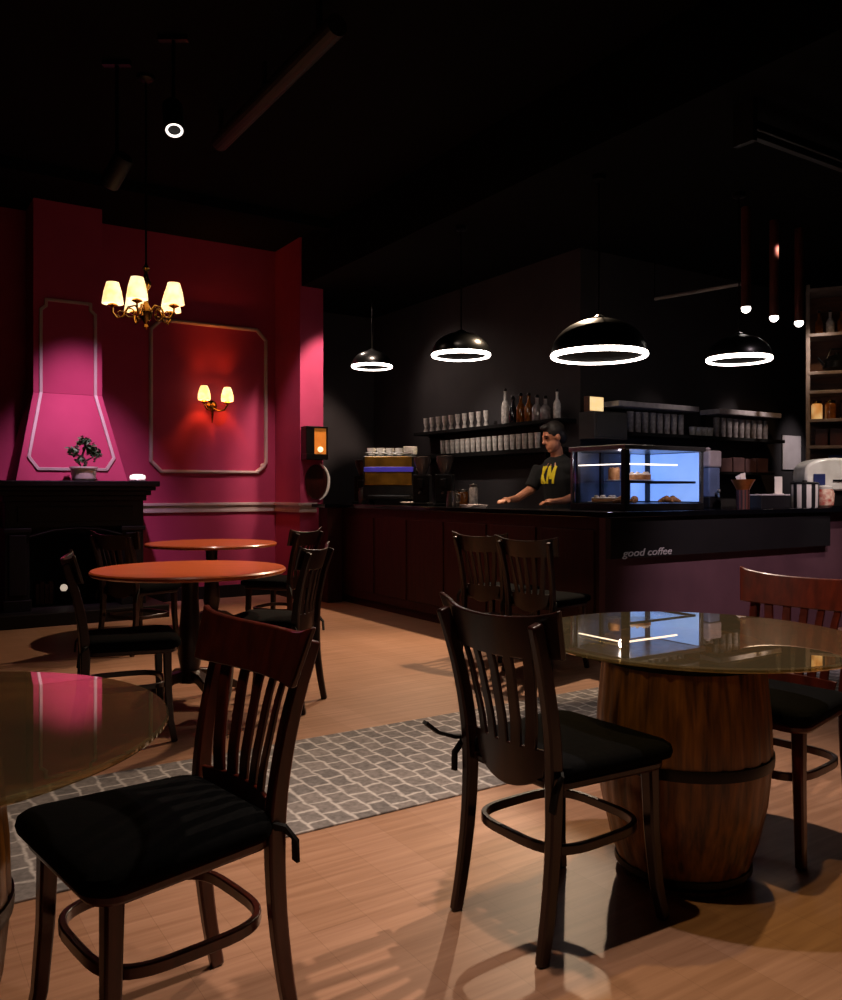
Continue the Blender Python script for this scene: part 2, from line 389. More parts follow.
# things on and in the fireplace
pot = thing('potted_bonsai', 'small bonsai in a white pot on the black mantel', 'plant', W(-2.60, 4.9 - .85, 1.285), TH)
obj('pot', MB().lathe([(.085, 0), (.105, .02), (.115, .11), (.125, .115), (.125, .13), (.105, .13), (.10, .115), (0, .115)], 24), 'china', pot)
tr = MB().tube([(0, 0, .11), (.02, 0, .17), (-.015, 0, .23), (.01, 0, .30)], [.018, .015, .012, .008], 8)
tr.tube([(-.01, 0, .21), (-.07, 0, .25), (-.10, .01, .26)], [.01, .007, .004], 6).tube([(.01, 0, .18), (.08, 0, .22), (.11, 0, .24)], [.01, .007, .004], 6)
obj('trunk', tr, 'bark', pot)
lf = MB()
for (cx, cz, n, r_) in ((-.09, .27, 70, .06), (.10, .25, 80, .07), (.0, .36, 80, .06), (-.03, .19, 40, .06), (.06, .30, 60, .06)):
    for _ in range(n):
        d = Vector((random.gauss(0, 1), random.gauss(0, 1), random.gauss(0, .6))).normalized() * r_ * random.uniform(.3, 1)
        p = Vector((cx, 0, cz)) + d
        s_ = random.uniform(.020, .034)
        mx = T(*p) @ rot(random.uniform(0, 6.3), random.uniform(-1, 1), random.uniform(-1, 1))
        lf.add([(-s_, 0, 0), (0, -s_ * .5, .003), (s_, 0, 0), (0, s_ * .5, .003)], [(0, 1, 2, 3)], mx)
obj('foliage', lf, 'leaf', pot)
pk = thing('glowing_puck', 'small white puck with added glow near the right end of the mantel', 'lamp', W(-2.10, 4.9 - .80, 1.285), TH)
obj('base', MB().lathe([(.07, 0), (.075, .01), (.07, .018), (0, .018)], 24), 'china', pk)
obj('lamp_shade', MB().lathe([(.066, .018), (.074, .03), (.070, .055), (.04, .066), (0, .068)], 24), emis('puck_glow', '#fff2ea', 1.1), pk)  # emission added to make the small white puck bright
for i, (a, hgt) in enumerate(((-2.94, .20), (-2.90, .22), (-2.86, .19), (-2.82, .215))):
    bk = thing('book', 'upright red-brown book standing inside the fireplace opening', 'book', W(a, 4.9 - .42, .12), TH, 'books in the fireplace')
    obj('pages', MB().box(-.011, .011, -.065, .068, .006, hgt - .006), 'card', bk, smooth=False)
    obj('cover', MB().box(-.017, -.011, -.07, .07, 0, hgt).box(.011, .017, -.07, .07, 0, hgt).box(-.017, .017, -.076, -.07, 0, hgt), 'book', bk, smooth=False, bevel=.002)
gl = thing('candle_globe', 'small white globe candle inside the fireplace opening', 'candle', W(-2.71, 4.9 - .50, .12), TH)
obj('holder', MB().lathe([(.05, 0), (.05, .01), (.014, .03), (.012, .10), (.03, .12), (0, .12)], 18), 'iron', gl)
obj('globe', MB().sphere(.034, T(0, 0, .15)), emis('dim_globe', '#ffe8d0', .5), gl)

# ------------------------------------------------------------------ sconce
sc = thing('wall_sconce', 'brass double wall sconce with two glowing shades on the pink wall', 'sconce', W(-1.095, 4.9, 2.13), TH)
obj('backplate', MB().lathe([(.05, 0), (.06, .008), (.045, .02), (.02, .03), (0, .032)], 20, rot(0, 0, R(90)) @ Matrix.Scale(1, 4)).tube([(0, -.02, .02), (0, -.03, -.10), (0, -.02, -.19)], [.02, .014, .004], 8), 'brass', sc)
for sx in (-1, 1):
    arm = MB().tube([(0, -.025, -.02), (sx * .05, -.09, -.06), (sx * .10, -.13, -.05), (sx * .13, -.14, 0), (sx * .13, -.14, .04)], .009, 8)
    arm.lathe([(.004, .0), (.04, .028), (.03, .04), (.014, .05), (0, .05)], 16, T(sx * .13, -.14, .0))
    obj('arm', arm, 'brass', sc)
    obj('lamp_shade', MB().lathe([(.062, .045), (.068, .06), (.066, .11), (.05, .17), (.035, .20), (.03, .20), (.046, .165), (.06, .11), (.062, .06)], 20, T(sx * .13, -.14, 0), close=True), 'shade2', sc)

# ------------------------------------------------------------------ chandelier
CH = px(146, 312, 5.6)
ch = thing('chandelier', 'brass five arm chandelier with glowing cream shades hanging from the black ceiling', 'chandelier', CH, R(-87))
st = MB().lathe([(.0, -.12), (.016, -.10), (.01, -.08), (.035, -.04), (.045, 0), (.03, .03), (.014, .06), (.012, .14), (.03, .17), (.034, .20), (.018, .23), (.012, .26), (.024, .29), (.01, .31), (.006, .33)], 20)
obj('column', st, 'brass', ch)
obj('hanging_rod', MB().tube([(0, 0, .32), (0, 0, ZC - CH.z)], .007, 8).lathe([(.06, 0), (.055, -.02), (.012, -.045), (0, -.045)], 20, T(0, 0, ZC - CH.z)), 'iron', ch)
for k in range(5):
    mx = rot(2 * pi * k / 5) @ Matrix.Scale(.85, 4)
    pts = [(.03, 0, -.01), (.08, 0, .045), (.13, 0, .03), (.17, 0, -.05), (.215, 0, -.06), (.245, 0, -.02), (.245, 0, .03)]
    arm = MB().tube(pts, .008, 8, mx).torus(.035, .006, 16, 6, mx @ T(.12, 0, -.015) @ rot(0, 0, R(90)))
    arm.torus(.024, .005, 14, 6, mx @ T(.185, 0, -.03) @ rot(0, 0, R(90)))
    arm.lathe([(.004, .012), (.042, .032), (.034, .042), (.015, .05), (0, .05)], 16, mx @ T(.245, 0, 0))
    obj('arm', arm, 'brass', ch)
    obj('lamp_shade', MB().lathe([(.080, .045), (.077, .07), (.066, .14), (.046, .21), (.042, .21), (.062, .14), (.073, .07), (.076, .045)], 22, mx @ T(.245, 0, 0), close=True), 'shade', ch)

# ------------------------------------------------------------------ chairs
def make_chair(label, wood):
    t = thing('dining_chair', label, 'chair')
    def outline(hf, hb, d0, d1, r, n=6):
        pts = []
        for (cx, cy, a0, rr) in ((hf - r, d1 - r, 0, r), (-hf + r, d1 - r, 90, r), (-hb + r, d0 + r, 180, r), (hb - r, d0 + r, 270, r)):
            for i in range(n + 1):
                a = R(a0 + 90 * i / n); pts.append((cx + rr * cos(a), cy + rr * sin(a)))
        return pts
    obj('seat', MB().prism(outline(.215, .185, -.20, .215, .06), .425, .452), wood, t, bevel=.008)
    # cushion: layered puffy pad
    cu = MB(); n = None; prev = None
    layers = ((.452, .93), (.458, .985), (.472, 1.0), (.488, .985), (.497, .94), (.502, .82), (.504, .5))
    ring = outline(.232, .203, -.193, .234, .05); n = len(ring)
    vs = []; fs = []
    for z, k in layers: vs += [(x * k, .012 + (y - .012) * k, z) for x, y in ring]
    for l in range(len(layers) - 1):
        for i in range(n): fs.append((l * n + i, l * n + (i + 1) % n, (l + 1) * n + (i + 1) % n, (l + 1) * n + i))
    fs.append(tuple(range(n))[::-1]); fs.append(tuple((len(layers) - 1) * n + i for i in range(n)))
    cs = obj('seat_cushion', cu.add(vs, fs), 'cushion', t)
    for sx in (-1, 1):
        s_ = MB().tube([(sx * .17, -.17, .475), (sx * .20, -.20, .47), (sx * .205, -.225, .44), (sx * .20, -.23, .39)], 1, flat=(.010, .004), ref=(0, 1, 0))
        obj('tie_strap', s_, 'strap', cs)
    for sx in (-1, 1):
        fl = MB().tube([(sx * .178, .168, .43), (sx * .182, .172, .25), (sx * .19, .182, .10), (sx * .20, .20, 0)], [1.12, 1, .92, .85], flat=(.0175, .0175), ref=(0, 1, 0))
        obj('front_leg', fl, wood, t, bevel=.006)
        pp = [(.176, -.243, 0), (.174, -.22, .12), (.172, -.20, .28), (.170, -.195, .45), (.174, -.206, .58), (.180, -.235, .72), (.190, -.280, .866)]
        sm = []
        for i in range(len(pp) - 1):
            for k in range(3):
                p0 = Vector(pp[max(i - 1, 0)]); p1 = Vector(pp[i]); p2 = Vector(pp[i + 1]); p3 = Vector(pp[min(i + 2, len(pp) - 1)]); u = k / 3
                sm.append(.5 * ((2 * p1) + (p2 - p0) * u + (2 * p0 - 5 * p1 + 4 * p2 - p3) * u * u + (3 * p1 - p0 - 3 * p2 + p3) * u ** 3))
        sm.append(Vector(pp[-1]))
        bl = MB().tube([(sx * p.x, p.y, p.z) for p in sm], [.9 + .25 * min(1, p.z / .45) if p.z < .45 else 1.15 - .2 * (p.z - .45) / .44 for p in sm], flat=(.014, .0185), ref=(0, 1, 0))
        obj('back_leg', bl, wood, t, bevel=.006)
    # bent back board: crest, five slats and lower panel, on the sitter's side of the posts
    def yb(x, z):
        pl_ = (-.195, -.206, -.235, -.286); zz = (.45, .58, .72, .89)
        for i in range(3):
            if z <= zz[i + 1] or i == 2:
                u = (z - zz[i]) / (zz[i + 1] - zz[i]); y = pl_[i] + (pl_[i + 1] - pl_[i]) * u; break
        return y + .034 - .055 * max(0, 1 - (x / .21) ** 2)
    def board(xa, za, nx, nz, th=.013):
        """xa(t,z)->x, za(t,s)->z"""
        vs = []; fs = []
        for side in (0, 1):
            for j in range(nz + 1):
                for i in range(nx + 1):
                    z = za(i / nx, j / nz); x = xa(i / nx, z); vs.append((x, yb(x, z) + (th if side == 0 else 0), z))
        k = (nx + 1) * (nz + 1)
        idx = lambda s_, i, j: s_ * k + j * (nx + 1) + i
        for j in range(nz):
            for i in range(nx):
                fs.append((idx(0, i, j), idx(0, i, j + 1), idx(0, i + 1, j + 1), idx(0, i + 1, j)))
                fs.append((idx(1, i, j), idx(1, i + 1, j), idx(1, i + 1, j + 1), idx(1, i, j + 1)))
        for i in range(nx):
            fs.append((idx(0, i, 0), idx(0, i + 1, 0), idx(1, i + 1, 0), idx(1, i, 0))); fs.append((idx(0, i, nz), idx(1, i, nz), idx(1, i + 1, nz), idx(0, i + 1, nz)))
        for j in range(nz):
            fs.append((idx(0, 0, j), idx(1, 0, j), idx(1, 0, j + 1), idx(0, 0, j + 1))); fs.append((idx(0, nx, j), idx(0, nx, j + 1), idx(1, nx, j + 1), idx(1, nx, j)))
        return MB().add(vs, fs)
    crest = board(lambda t_, z: (t_ - .5) * 2 * (.222 + .02 * (z - .77) / .12), lambda t_, s_: (.762 + .012 * (2 * t_ - 1) ** 2) + s_ * (.112 + .018 * (2 * t_ - 1) ** 4), 22, 5, .016)
    obj('crest_rail', crest, wood, t, bevel=.004)
    for k in range(5):
        xc = (k - 2)
        sl = board(lambda t_, z, xc=xc: xc * (.047 + .017 * (z - .52) / .25) + (t_ - .5) * (.034 - .006 * (z - .52) / .25), lambda t_, s_: .515 + s_ * .265, 3, 10, .011)
        obj('slat', sl, wood, t, bevel=.003)
    low = board(lambda t_, z: (t_ - .5) * 2 * (.118 + .03 * min(1, max(0, (z - .40) / .13))), lambda t_, s_: (.405 + .04 * (2 * t_ - 1) ** 2) + s_ * (.525 - (.405 + .04 * (2 * t_ - 1) ** 2)), 16, 5, .012)
    obj('lower_panel', low, wood, t, bevel=.003)
    rg = []
    for i in range(40):
        a = 2 * pi * i / 40; c, s_ = cos(a), sin(a); e = .55
        rg.append((.178 * math.copysign(abs(c) ** e, c), -.012 + .182 * math.copysign(abs(s_) ** e, s_), .265))
    obj('stretcher_ring', MB().tube(rg, 1, flat=(.0085, .013), closed=True), wood, t, bevel=.003)
    return t

def place(proto, first, x, y, ang, label, group=None):
    if first:
        proto.location = (x, y, 0); proto.rotation_euler.z = R(ang - 90); proto['label'] = label
        if group: proto['group'] = group
        return proto
    return copy_thing(proto, (x, y, 0), R(ang - 90), label, group)
G = 'slat back dining chairs'
chA = make_chair('x', 'chairdark'); chB = make_chair('x', 'redwood')
mid = place(chA, True, .400, 2.405, 35.5, 'dark slat back chair with black cushion beside the oak barrel table', G)
place(chB, True, -.578, 1.835, 222, 'nearest light-reddened slat back chair pulled up to the amber glass table at left', G)  # redder wood stands in for light falling on this chair's back
place(chB, False, 1.222, 2.945, 221, 'reddish slat back chair on the far right side of the barrel table', G)
place(chA, False, -1.44, 4.12, 24, 'dark chair facing right at the left side of the front orange round table', G)
place(chA, False, -.83, 4.72, 168, 'dark chair facing left at the right side of the front orange round table', G)
place(chA, False, -1.13, 6.72, 158, 'dark chair at the right side of the rear orange round table', G)
place(chA, False, -2.12, 6.35, 62, 'dark chair by the fireplace at the left of the rear orange round table', G)
place(chA, False, .57, 6.15, 50, 'left one of the two dark chairs standing in front of the bar', G)
place(chA, False, .84, 5.66, 50, 'right one of the two dark chairs standing in front of the bar', G)
# long loose strap end of the middle chair's cushion
ls = MB().tube([(.2, -.21, .455), (.215, -.25, .45), (.225, -.29, .46), (.23, -.33, .475)], 1, flat=(.010, .005), ref=(0, 0, 1))
for c_ in mid.children:
    if c_.name.startswith('seat_cushion'):
        o = obj('loose_strap', MB().tube([(-.19, -.20, .485), (-.195, -.235, .49), (-.20, -.29, .51), (-.20, -.335, .545)], 1, flat=(.010, .005), ref=(0, 0, 1)).tube([(-.19, -.20, .455), (-.185, -.22, .47)], .006), 'strap', c_)

# ------------------------------------------------------------------ tables
def barrel_table(label, x, y):
    t = thing('barrel_table', label, 'table', (x, y, 0))
    def grooves(j): return .982 if j % 5 == 0 else 1
    obj('barrel_body', MB().lathe([(.190, 0), (.194, .02), (.225, .12), (.253, .24), (.268, .38), (.264, .50), (.252, .63), (.243, .728)], 110, rf=grooves), 'barrel', t)
    for z0, z1, r0, r1 in ((.015, .05, .194, .206), (.362, .395, .2695, .2705), (.665, .70, .2505, .247)):
        obj('hoop', MB().lathe([(r0 - .012, z0), (r0 + .002, z0), (r1 + .003, (z0 + z1) / 2), (r1 + .002, z1), (r1 - .012, z1)], 64, close=True), 'iron', t)
    return t
bt = barrel_table('oak barrel table with wide amber glass top at right', .827, 2.667)
obj('glass_top', MB().lathe([(0, .728), (.506, .728), (.510, .732), (.510, .738), (.506, .742), (0, .742)], 96, T(.04, 0, 0)), 'amber', bt)
bt2 = barrel_table('amber glass topped barrel table cut off at the left edge', -1.07, 1.59)
obj('glass_top', MB().lathe([(0, .728), (.536, .728), (.540, .732), (.540, .738), (.536, .742), (0, .742)], 96, T(.03, 0, 0)), 'amber', bt2)

def round_table(label, x, y, r, first=None):
    t = thing('round_table', label, 'table', (x, y, 0), 0, 'orange round tables')
    obj('tabletop', MB().lathe([(0, .722), (r - .012, .722), (r, .731), (r, .742), (r - .008, .75), (0, .75)], 72), 'tabletop', t)
    obj('column', MB().lathe([(.10, .722), (.10, .70), (.05, .68), (.046, .60), (.06, .40), (.07, .26), (.055, .18), (.075, .13), (.075, .10), (0, .10)], 24), 'chairdark', t)
    for k in range(4):
        mx = rot(R(45 + 90 * k))
        obj('foot', MB().tube([(.03, 0, .14), (.12, 0, .13), (.22, 0, .075), (.31, 0, .03), (.345, 0, .02)], [1.3, 1.15, 1, .85, .8], flat=(.025, .025), mx=mx).lathe([(.025, 0), (.028, .02), (0, .025)], 12, mx @ T(.33, 0, 0)), 'chairdark', t, bevel=.006)
    return t
round_table('front orange topped round table on a dark pedestal', -1.33, 4.85, .545)
round_table('rear orange topped round table near the pink wall', -1.79, 7.2, .55)

# ------------------------------------------------------------------ rug
rp = MB().box(-2.6, 3.6, -.5, .5, 0, .008)
mid_r = Vector((.2, 4.0 - .0, 0))
far0 = Vector((-.624, 4.01, 0)); near0 = Vector((-.486, 2.90, 0))
org = far0 + U * .6 - V * .515
tag(obj('runner_rug', rp, 'rug', smooth=False, bevel=.003, loc=org, rz=TH), 'long grey cobble patterned runner rug across the wood floor', 'rug')

# ------------------------------------------------------------------ bar counter (L shaped)
bar = thing('bar_counter', 'long L shaped bar with black stone top and dark front panels', 'bar counter', C0, TH)
BH = 1.01
obj('red_side_panel', MB().box(0, .06, .06, 4.08, .08, BH).box(.03, .5, .06, 4.06, 0, .08), 'barred', bar, smooth=False, bevel=.004)['label'] = 'dark red panelled side of the bar'
gr = MB()
for i in range(6): gr.box(-.012, 0, .10 + i * .62, .66 + i * .62, .16, .92)
obj('raised_panel', gr, 'barred', bar, smooth=False, bevel=.006)
obj('mauve_front_panel', MB().box(0, 3.02, 0, .06, 0, BH), 'barmauve', bar, smooth=False, bevel=.004)['label'] = 'mauve front of the bar'
obj('end_panel', MB().box(.06, .55, 4.02, 4.08, .08, BH).box(2.96, 3.02, .06, .66, 0, BH), 'barred', bar, smooth=False)
obj('end_cabinet', MB().box(-.19, -.012, 3.86, 4.08, 0, BH), 'barred', bar, smooth=False, bevel=.005)
obj('back_panel', MB().box(.50, .55, .66, 4.02, .08, BH).box(.55, 2.96, .61, .66, .08, BH), 'black', bar, smooth=False)
ct = [(-.10, -.12), (3.06, -.12), (3.06, .70), (.60, .70), (.60, 4.16), (-.16, 4.16), (-.16, -.12)]
ct = [(-.06, -.08), (3.06, -.08), (3.06, .70), (.60, .70), (.60, 4.15), (-.24, 4.15), (-.24, 3.82), (-.06, 3.82)]
obj('countertop', MB().prism(ct, BH, BH + .04), 'stone', bar, smooth=False, bevel=.005)
obj('sign_band', MB().box(.0, 2.62, -.05, 0, .725, BH), 'band', bar, smooth=False, bevel=.003)
def text_mesh(name, body, size, shear, m, parent, mx, off=0, spread=0):
    fc = bpy.data.curves.new(name, 'FONT'); fc.body = body; fc.size = size; fc.extrude = .003; fc.shear = shear; fc.align_x = 'CENTER'; fc.offset = off
    tmp = bpy.data.objects.new(name + '_outline', fc); COL.objects.link(tmp)
    dg = bpy.context.evaluated_depsgraph_get(); me = bpy.data.meshes.new_from_object(tmp.evaluated_get(dg))
    bpy.data.objects.remove(tmp); bpy.data.curves.remove(fc)
    me.transform(mx); me.materials.clear(); me.materials.append(M[m])
    o = bpy.data.objects.new(name, me); COL.objects.link(o); o.parent = parent; return o
text_mesh('lettering', 'good coffee', .072, .25, 'lettering', bar, T(.363, -.0515, .738) @ rot(0, 0, R(90)) @ Matrix.Diagonal((1.45, 1, 1, 1)))
CT = BH + .04

# ------------------------------------------------------------------ display case
dc = thing('display_case', 'glass pastry display case with blue lit back on the bar corner', 'display case', W(.30, .10, CT), TH)
LW, LD, LHt = .86, .57, .48
obj('case_base', MB().box(0, LW, 0, LD, 0, .05), 'darksteel', dc, smooth=False, bevel=.004)
obj('case_top', MB().box(-.01, LW + .01, -.01, LD + .01, LHt - .035, LHt), 'steel', dc, smooth=False, bevel=.004)
for x, y in ((.012, .012), (LW - .012, .012), (.012, LD - .012), (LW - .012, LD - .012)):
    w_ = .022 if (x, y) == (.012, .012) else .011
    obj('post', MB().box(x - w_, x + w_, y - w_, y + w_, .05, LHt - .035), 'darksteel' if w_ > .02 else 'steel', dc, smooth=False, bevel=.003)
obj('glass_pane', MB().box(.035, LW - .024, .004, .009, .05, LHt - .035), 'clear', dc, smooth=False)
obj('glass_pane', MB().box(.004, .009, .035, LD - .024, .05, LHt - .035), 'clear', dc, smooth=False)
obj('glass_shelf', MB().box(.03, LW - .03, .06, LD - .03, .21, .217), 'clear', dc, smooth=False)
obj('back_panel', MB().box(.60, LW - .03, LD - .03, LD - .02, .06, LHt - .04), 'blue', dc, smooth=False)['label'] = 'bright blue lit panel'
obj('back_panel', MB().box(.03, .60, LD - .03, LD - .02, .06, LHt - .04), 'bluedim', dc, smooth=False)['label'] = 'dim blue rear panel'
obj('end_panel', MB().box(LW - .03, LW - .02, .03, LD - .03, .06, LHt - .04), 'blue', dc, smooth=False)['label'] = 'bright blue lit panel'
obj('door_frame', MB().box(.57, .61, LD - .05, LD - .03, .05, LHt - .035).box(.28, .31, LD - .05, LD - .03, .05, LHt - .035).box(.03, .06, LD - .05, LD - .03, .05, LHt - .035).box(LW - .06, LW - .03, LD - .06, LD - .03, .05, LHt - .035), 'darksteel', dc, smooth=False)
obj('shelf_edge', MB().box(.03, LW - .03, .052, .06, .200, .218).box(LW - .045, LW - .03, .06, LD - .06, .200, .218), 'darksteel', dc, smooth=False)
obj('led_strip', MB().box(.03, LW - .25, .045, .06, .335, .345), 'ledstrip', dc, smooth=False)
obj('led_strip', MB().box(.03, .04, .06, LD - .06, .335, .343), 'ledstrip', dc, smooth=False)
DCW = lambda x, y, z: W(.30 + x, .10 + y, CT + z)
def cake(nm, label, x, y, z, r, h_, m, cat='cake'):
    t = thing(nm, label, cat, DCW(x, y, z), TH)
    obj('plate', MB().lathe([(r * .7, 0), (r * 1.3, .008), (r * 1.32, .012), (0, .010)], 24), 'china', t)
    obj('sponge', MB().lathe([(r * .95, .011), (r, .02), (r, h_ * .8), (0, h_ * .8)], 24), 'pastry', t)
    tp = MB().lathe([(r, h_ * .8), (r * 1.02, h_ * .88), (r * .93, h_), (0, h_ * 1.05)], 24)
    for k in range(7): tp.sphere(r * .15, T(r * .7 * cos(k * .9), r * .7 * sin(k * .9), h_ * 1.04), 8)
    obj('icing', tp, m, t)
cake('layer_cake', 'pale iced cake on the glass shelf before the blue panel', .42, .25, .217, .085, .06, 'icing')
cake('layer_cake', 'tall dark cake beside the mullion of the blue lit case', .30, .40, .217, .045, .10, 'pastry')
cake('layer_cake', 'low iced cake on the left floor of the display case', .12, .32, .05, .10, .045, 'icing')
for i, (x, y) in enumerate(((.09, .13), (.22, .12), (.62, .16), (.72, .18))):
    cr = MB()
    for k in range(7):
        a = -1.2 + k * .4; rr = .028 * (1 - abs(k - 3) * .2)
        cr.sphere(rr, T(.055 * sin(a), .03 - .055 * cos(a) * .6, .006 + rr), 10)
    o = obj('croissant', cr, 'pastry', loc=DCW(x, y, .0455), rz=TH + i); tag(o, 'small golden croissant on the bottom of the display case', 'pastry', 'croissants in the case')

# ------------------------------------------------------------------ objects on the right part of the counter
def CW(a, b, z=0): return W(a, b, CT + z)
jar = thing('drink_dispenser', 'grey glass drink dispenser just right of the display case', 'dispenser', CW(1.68, .47), TH)
obj('stand', MB().box(-.075, .075, -.075, .075, 0, .09), 'darksteel', jar, smooth=False, bevel=.006)
obj('tank', MB().prism([(-.07, -.07), (.07, -.07), (.07, .07), (-.07, .07)], .09, .34), mat('cloudy_tank', '#5c6a8c', '#4a5672', .15, scale=6), jar, bevel=.012)
obj('lid', MB().box(-.08, .08, -.08, .08, .34, .48).box(-.02, .02, -.02, .02, .48, .51), mat('pale_lid', '#a09496', '#8c8082', .4, scale=12), jar, smooth=False, bevel=.015)
obj('tap', MB().tube([(0, -.07, .12), (0, -.11, .12), (0, -.115, .09)], .01, 8).sphere(.018, T(0, -.11, .14), 10), 'steel', jar)
cup = thing('straw_holder', 'dark red pot holding a copper cup of napkins on the counter', 'holder', CW(1.64, .10), TH)
obj('base_pot', MB().lathe([(.05, 0), (.052, .15), (.045, .155), (0, .15)], 24), stripe_mat('red_ribs', '#5a2a22', '#241010', 11), cup)
obj('copper_cup', MB().lathe([(.05, .152), (.075, .20), (.095, .235), (.09, .235), (.07, .20), (0, .165)], 24), 'copper', cup)
npk = MB()
for i in range(5): npk.box(-.03, .03, -.003, .003, 0, .11, T(.02 + .018 * i - .03, .012 * i - .02, .175) @ rot(R(25 * i), R(-12 + 10 * i), 0))
obj('napkins', npk, 'card', cup, smooth=False)
bx = thing('black_tray_box', 'low black box with a pale rim on the counter', 'box', CW(2.0, .12), TH)
obj('box_body', MB().box(-.19, .19, -.07, .09, 0, .105), 'band', bx, smooth=False, bevel=.004)
obj('rim', MB().box(-.195, .195, -.075, .095, .105, .115), 'paper', bx, smooth=False, bevel=.002)
cd = thing('table_card', 'small white card standing on the low black box', 'card', CW(2.14, .12, .115), TH + R(-14))
obj('card_face', MB().box(-.038, .038, -.003, .003, .004, .148, T(0, 0, 0)), 'card', cd, smooth=False)
obj('card_foot', MB().box(-.04, .04, -.02, .02, 0, .006), 'card', cd, smooth=False)
sp = thing('striped_canister', 'black and white striped canister on the counter near the right edge', 'canister', CW(2.42, .06), TH)
obj('canister_body', MB().lathe([(.105, 0), (.11, .008), (.112, .195), (.105, .2), (0, .2)], 40), 'striped', sp)
obj('lid', MB().lathe([(.114, .198), (.114, .208), (.10, .216), (.02, .22), (.018, .232), (0, .234)], 32), 'darksteel', sp)
ap = thing('white_appliance', 'white rounded machine with a navy badge at the right end of the bar', 'appliance', CW(2.83, .10), R(0))
bd = []
for i in range(13):
    a = pi * i / 12; bd.append((.26 * cos(a) * 1.0, .27 + .16 * max(0, sin(a)) ** .6))
obj('machine_body', MB().prism([(.26, .14)] + bd + [(-.26, .24), (-.2, .14)], -.13, .13, rot(0, 0, R(90))), 'china', ap, bevel=.02)
obj('badge', MB().box(-.19, -.09, -.142, -.128, .19, .29), 'navy', ap, smooth=False, bevel=.004)
obj('slot', MB().box(-.02, .2, -.138, -.129, .225, .24), 'darksteel', ap, smooth=False)
obj('foot', MB().box(-.17, .22, -.10, .10, 0, .14), 'darksteel', ap, smooth=False, bevel=.01)
jr = thing('candy_jar', 'small red and cream jar in front of the white machine', 'jar', CW(2.62, .0), 0)
obj('jar_body', MB().lathe([(.05, 0), (.07, .02), (.075, .12), (.06, .16), (0, .16)], 24), 'red', jr)
obj('lid', MB().lathe([(.062, .158), (.064, .18), (.02, .19), (0, .19)], 24), 'china', jr)

# ------------------------------------------------------------------ espresso station on the left wing
ROLL = R(-6)
em = thing('espresso_machine', 'black espresso machine with painted gold and violet reflections on the bar', 'espresso machine', CW(.27, 3.32), R(-4))
obj('body', MB().box(-.27, .27, -.16, .16, .05, .50).box(-.22, .22, -.19, -.16, .05, .10), 'darksteel', em, smooth=False, bevel=.012)
obj('gold_reflection', MB().box(-.25, .23, -.168, -.158, .20, .49), 'gold', em, smooth=False, bevel=.004)  # warm reflection on the machine, painted as a gold panel
obj('violet_reflection', MB().box(-.26, .245, -.176, -.16, .335, .385), 'indigo', em, smooth=False, bevel=.003)  # blue reflection painted as a stripe with a faint glow
obj('cup_rail', MB().tube([(-.24, -.15, .53), (.24, -.15, .53), (.24, .15, .53), (-.24, .15, .53)], .006, 8, closed=True).box(-.24, -.232, -.154, -.146, .50, .53).box(.232, .24, -.154, -.146, .50, .53), 'steel', em)
for x in (-.21, .21): obj('foot', MB().lathe([(.03, 0), (.022, .05), (0, .05)], 12, T(x, -.1, 0)).lathe([(.03, 0), (.022, .05), (0, .05)], 12, T(x, .1, 0)), 'iron', em)
obj('steam_wand', MB().tube([(.27, -.1, .36), (.30, -.14, .34), (.31, -.16, .2), (.30, -.17, .14)], .007, 8), 'steel', em)
EMP = CW(.27, 3.32)
cup0 = None
def espresso_cup(first=[None]):
    t = thing('coffee_cup', 'white coffee cup on top of the espresso machine', 'cup', group='cups on the espresso machine')
    obj('bowl', MB().lathe([(.02, 0), (.03, .008), (.043, .08), (.040, .08), (.028, .014), (0, .012)], 18), 'china', t)
    obj('handle', MB().torus(.02, .005, 12, 6, T(.05, 0, .042) @ rot(0, 0, R(90))), 'china', t)
    return t
cup0 = espresso_cup()
k = 0
for i in range(5):
    for j in range(2):
        if i == 4: continue
        loc = EMP + Vector((-.20 + .095 * i, -.08 + .12 * j, .50))
        if k == 0: cup0.location = loc
        else: copy_thing(cup0, loc, random.uniform(0, 6), cup0['label'])
        k += 1
sau = MB().lathe([(.03, 0), (.055, .006), (.075, .016), (.073, .019), (.05, .010), (0, .008)], 24)
s0 = obj('saucer', sau, 'china'); tag(s0, 'white saucer in the stack on the right end of the espresso machine', 'saucer', 'stacked saucers')
for i in range(7):
    o = s0 if i == 0 else s0.copy()
    if i: COL.objects.link(o)
    o.location = EMP + Vector((.20, -.06, .501 + .0125 * i))
def grinder(label, loc, hop='smoke', s_=1):
    g = thing('coffee_grinder', label, 'grinder', loc, R(-10))
    obj('body', MB().prism([(-.08, -.09), (.08, -.09), (.08, .10), (-.08, .10)], .03, .30).box(-.09, .09, -.15, .11, 0, .03).box(-.03, .03, -.14, -.09, .17, .26), 'darksteel', g, smooth=False, bevel=.012)
    obj('hopper', MB().lathe([(.04, .30), (.045, .32), (.085, .42), (.088, .47), (0, .48)], 20), hop, g)
    obj('portafilter_fork', MB().tube([(0, -.10, .13), (0, -.20, .12)], .009, 8), 'steel', g)
    return g
grinder('dark coffee grinder with clear hopper right of the espresso machine', CW(.27, 2.72), mat('clear_hopper', '#5a5250', '#3c3636', .15, scale=9))
grinder('second dark coffee grinder beside the steel pitchers on the bar', CW(.33, 2.42), mat('clear_hopper_two', '#4a4442', '#332e2e', .15, scale=9))
grinder('brown coffee grinder left of the espresso machine at the bar end', CW(.22, 3.82), mat('brown_hopper', '#3a201a', '#2a1612', .3, scale=9))
pl = MB().lathe([(.05, 0), (.10, .012), (.13, .028), (.128, .032), (.09, .016), (0, .012)], 28)
